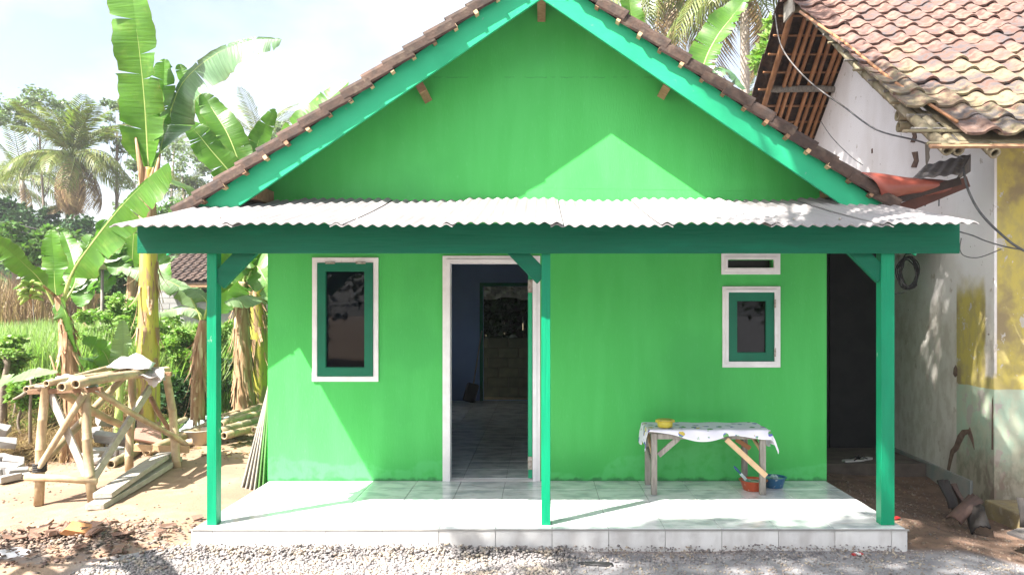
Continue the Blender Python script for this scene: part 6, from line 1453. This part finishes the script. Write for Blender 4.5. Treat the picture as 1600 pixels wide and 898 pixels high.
# ---------------------------------------------------------------- street side, behind the camera
def sun_pt(p, z):
    p = Vector(p); t = (z-p.z)/SUN.z; return p+SUN*t
def shade_tree(label, spots, nper, ln, wd, rclump, seed, base, tr_=.14, m='leaf_mid', small=()):
    rng = np.random.default_rng(seed); t = thing('street_tree', label, 'tree', base, 'trees across the street'); b = Vector(base)
    cs = [tuple(sun_pt(p, z)) for p, z in spots]; cen = sum((Vector(c) for c in cs), Vector())/len(cs)
    pts = clumps(cs, [(rclump*rng.uniform(.7,1.2),)*3 for _ in cs], nper, rng)
    if small: pts = np.concatenate([pts, clumps([tuple(sun_pt(p, z)) for p, z in small], [(.15,.15,.12)]*len(small), 60, rng)])
    V, Q = leafverts(pts, ln, wd, .6, .1, rng); npart('crown', V, Q, M[m], t)
    c = spline([b, b.lerp(cen,.5)+Vector((.2,0,.3)), cen+Vector((0,0,-.6))], 10); part('trunk', MB().tube(c, [tr_*(1-.5*i/10) for i in range(11)], 8), M['bark'], t, smooth=True)
    lb = MB()
    for e_ in cs[::2]: s_ = c[7]; lb.tube([s_, s_.lerp(Vector(e_),.5)+Vector((0,0,-.1)), Vector(e_)], [.05,.03,.012], 5)
    part('limbs', lb, M['bark'], t, smooth=True)
sp = [((-.1+.5*i, 4.9+.10*(i%3), -.15), 8.5+.4*(i%3)) for i in range(9)]+[((-.3+.62*i, 4.35+.1*(i%2), -.15), 8.4+.5*(i%2)) for i in range(8)]+[((.9+.5*i, 5.50, -.1), 9.2) for i in range(5)]+[((2.6,5.85,0),9),((3.5,5.9,-.1),9.2)]
shade_tree('leafy street tree across the road, casting the dappled shade on the gravel', sp, 190, .13, .04, .42, 1, (-6.2,-2.4,-.2), small=[((-.55+.21*i, 5.56, -.10), 8+.2*(i%4)) for i in range(16)]+[((.9+.23*i, 5.72+.05*(i%3), 0), 8.3) for i in range(4)])
sp = [((2.9,6.6,2.45),17),((2.1,6.9,2.5),18),((3.2,6.9,-.2),8.2),((3.4,6.4,-.2),8.5),((4.5,7.1,.6),8.4),((4.8,7.1,1.4),8.2),((4.6,7.1,0),8.6),((3.7,7.3,-.2),8.2),((2.65,6.66,2.4),11.8),((4.6,7.1,1.9),9)]
sp += [((4.2, 7.25+.33*i, .15+.5*j+.2*(i%2)), 8.3+.25*((i+j)%3)) for i in range(7) for j in range(5) if not (i < 4 and j == 0) and not (i == 1 and j == 1) and not (i == 4 and j == 3)]
sp += [((4.2,10.9,3.8),10.6),((4.2,10.3,3.7),10.4),((4.2,10.0,3.6),10.3),((4.2,11.2,3.7),10.8),((4.2,10.6,3.5),10.2),((4.2,10.2,3.4),10.5),((4.2,9.8,3.3),10.2),((4.2,10.6,3.75),10.7)]  # extra leaf clumps added to dim a sun patch on the neighbour's gable
shade_tree('taller airy street tree across the road, shading the right end of the porch', sp, 105, .12, .035, .36, 2, (-3.2,-2.8,-.2))
rng = np.random.default_rng(15); cs = []; rs = []
for k in range(46):
    x = rng.uniform(-18, 16); y = rng.uniform(-15, -11); cs.append((x, y, rng.uniform(.8, 6.0))); rs.append((rng.uniform(1.0,1.9),)*3)
pts = clumps(cs, rs, 420, rng); V, Q = leafverts(pts, .32, .10, .6, .1, rng)
o = bpy.data.objects.new('roadside_thicket', npmesh('roadside_thicket', V, Q, M['leaf_dark'])); C.objects.link(o); o['kind'] = 'stuff'
# open bamboo shelter at the left of the photographer
SHl = thing('bamboo_shelter', 'open bamboo shelter with a sheet roof beside the road, out of frame on the left', 'shelter', (-6.0, 3.6, -.155))
zc = 2.7
def gs(px, py, z): g = Vector(P(px, py, (EYE+.155)*F/(py-487))); return sun_pt(g, z)
part('roof_sheet', MB().extrude([gs(168,828,zc), gs(268,882,zc), gs(296,935,zc), gs(236,935,zc), gs(190,882,zc), gs(150,850,zc)], (0,0,.02)), M['dksheet'], SHl)
for k, (a, b, w_) in enumerate((((10,858),(90,907),.05), ((10,910),(62,864),.045), ((30,872),(205,880),.035), ((142,858),(100,912),.055))):
    part('brace', bamboo(MB(), gs(*a, 2.55), gs(*b, 2.55), w_, 71+k), M['bamboo'], SHl, smooth=True)
q = gs(168,828,zc); w2 = gs(296,935,zc)
part('beam', bamboo(MB(), gs(-60,870,2.62), gs(230,893,2.62), .03, 75), M['bamboo'], SHl, smooth=True)
for (x, y) in ((q.x-1.2, q.y-.5), (w2.x-1.3, w2.y-.6)):
    part('pole', bamboo(MB(), (x,y,-.2), (x,y,2.68), .045, 70), M['bamboo'], SHl, smooth=True)
    part('beam', bamboo(MB(), (x,y,2.64), (x+1.35,y+.55,2.66), .03, 77), M['bamboo'], SHl, smooth=True)
YF = thing('added_yard_screen', 'dark panel screen added to cover sunlit ground behind the yard bushes', 'screen', (-.5, 19.2, gz(-.5,19.2)))  # screen added to block the bright ground showing past the bushes
for k in range(18):
    xa = -4.6+k*.46; part('panel', MB().box(xa, xa+.45, 19.2+R.uniform(-.02,.02), 19.23, -.2, 2.3+R.uniform(-.06,.04)), M['soot'], YF)  # near-black clay tone reused so the added panels read dark
for x in (-4.6, -1.8, 1.0, 3.7): part('stake', MB().tube([(x,19.26,-.3),(x,19.26,2.45)], .035, 7), M['greywood'], YF, smooth=True)
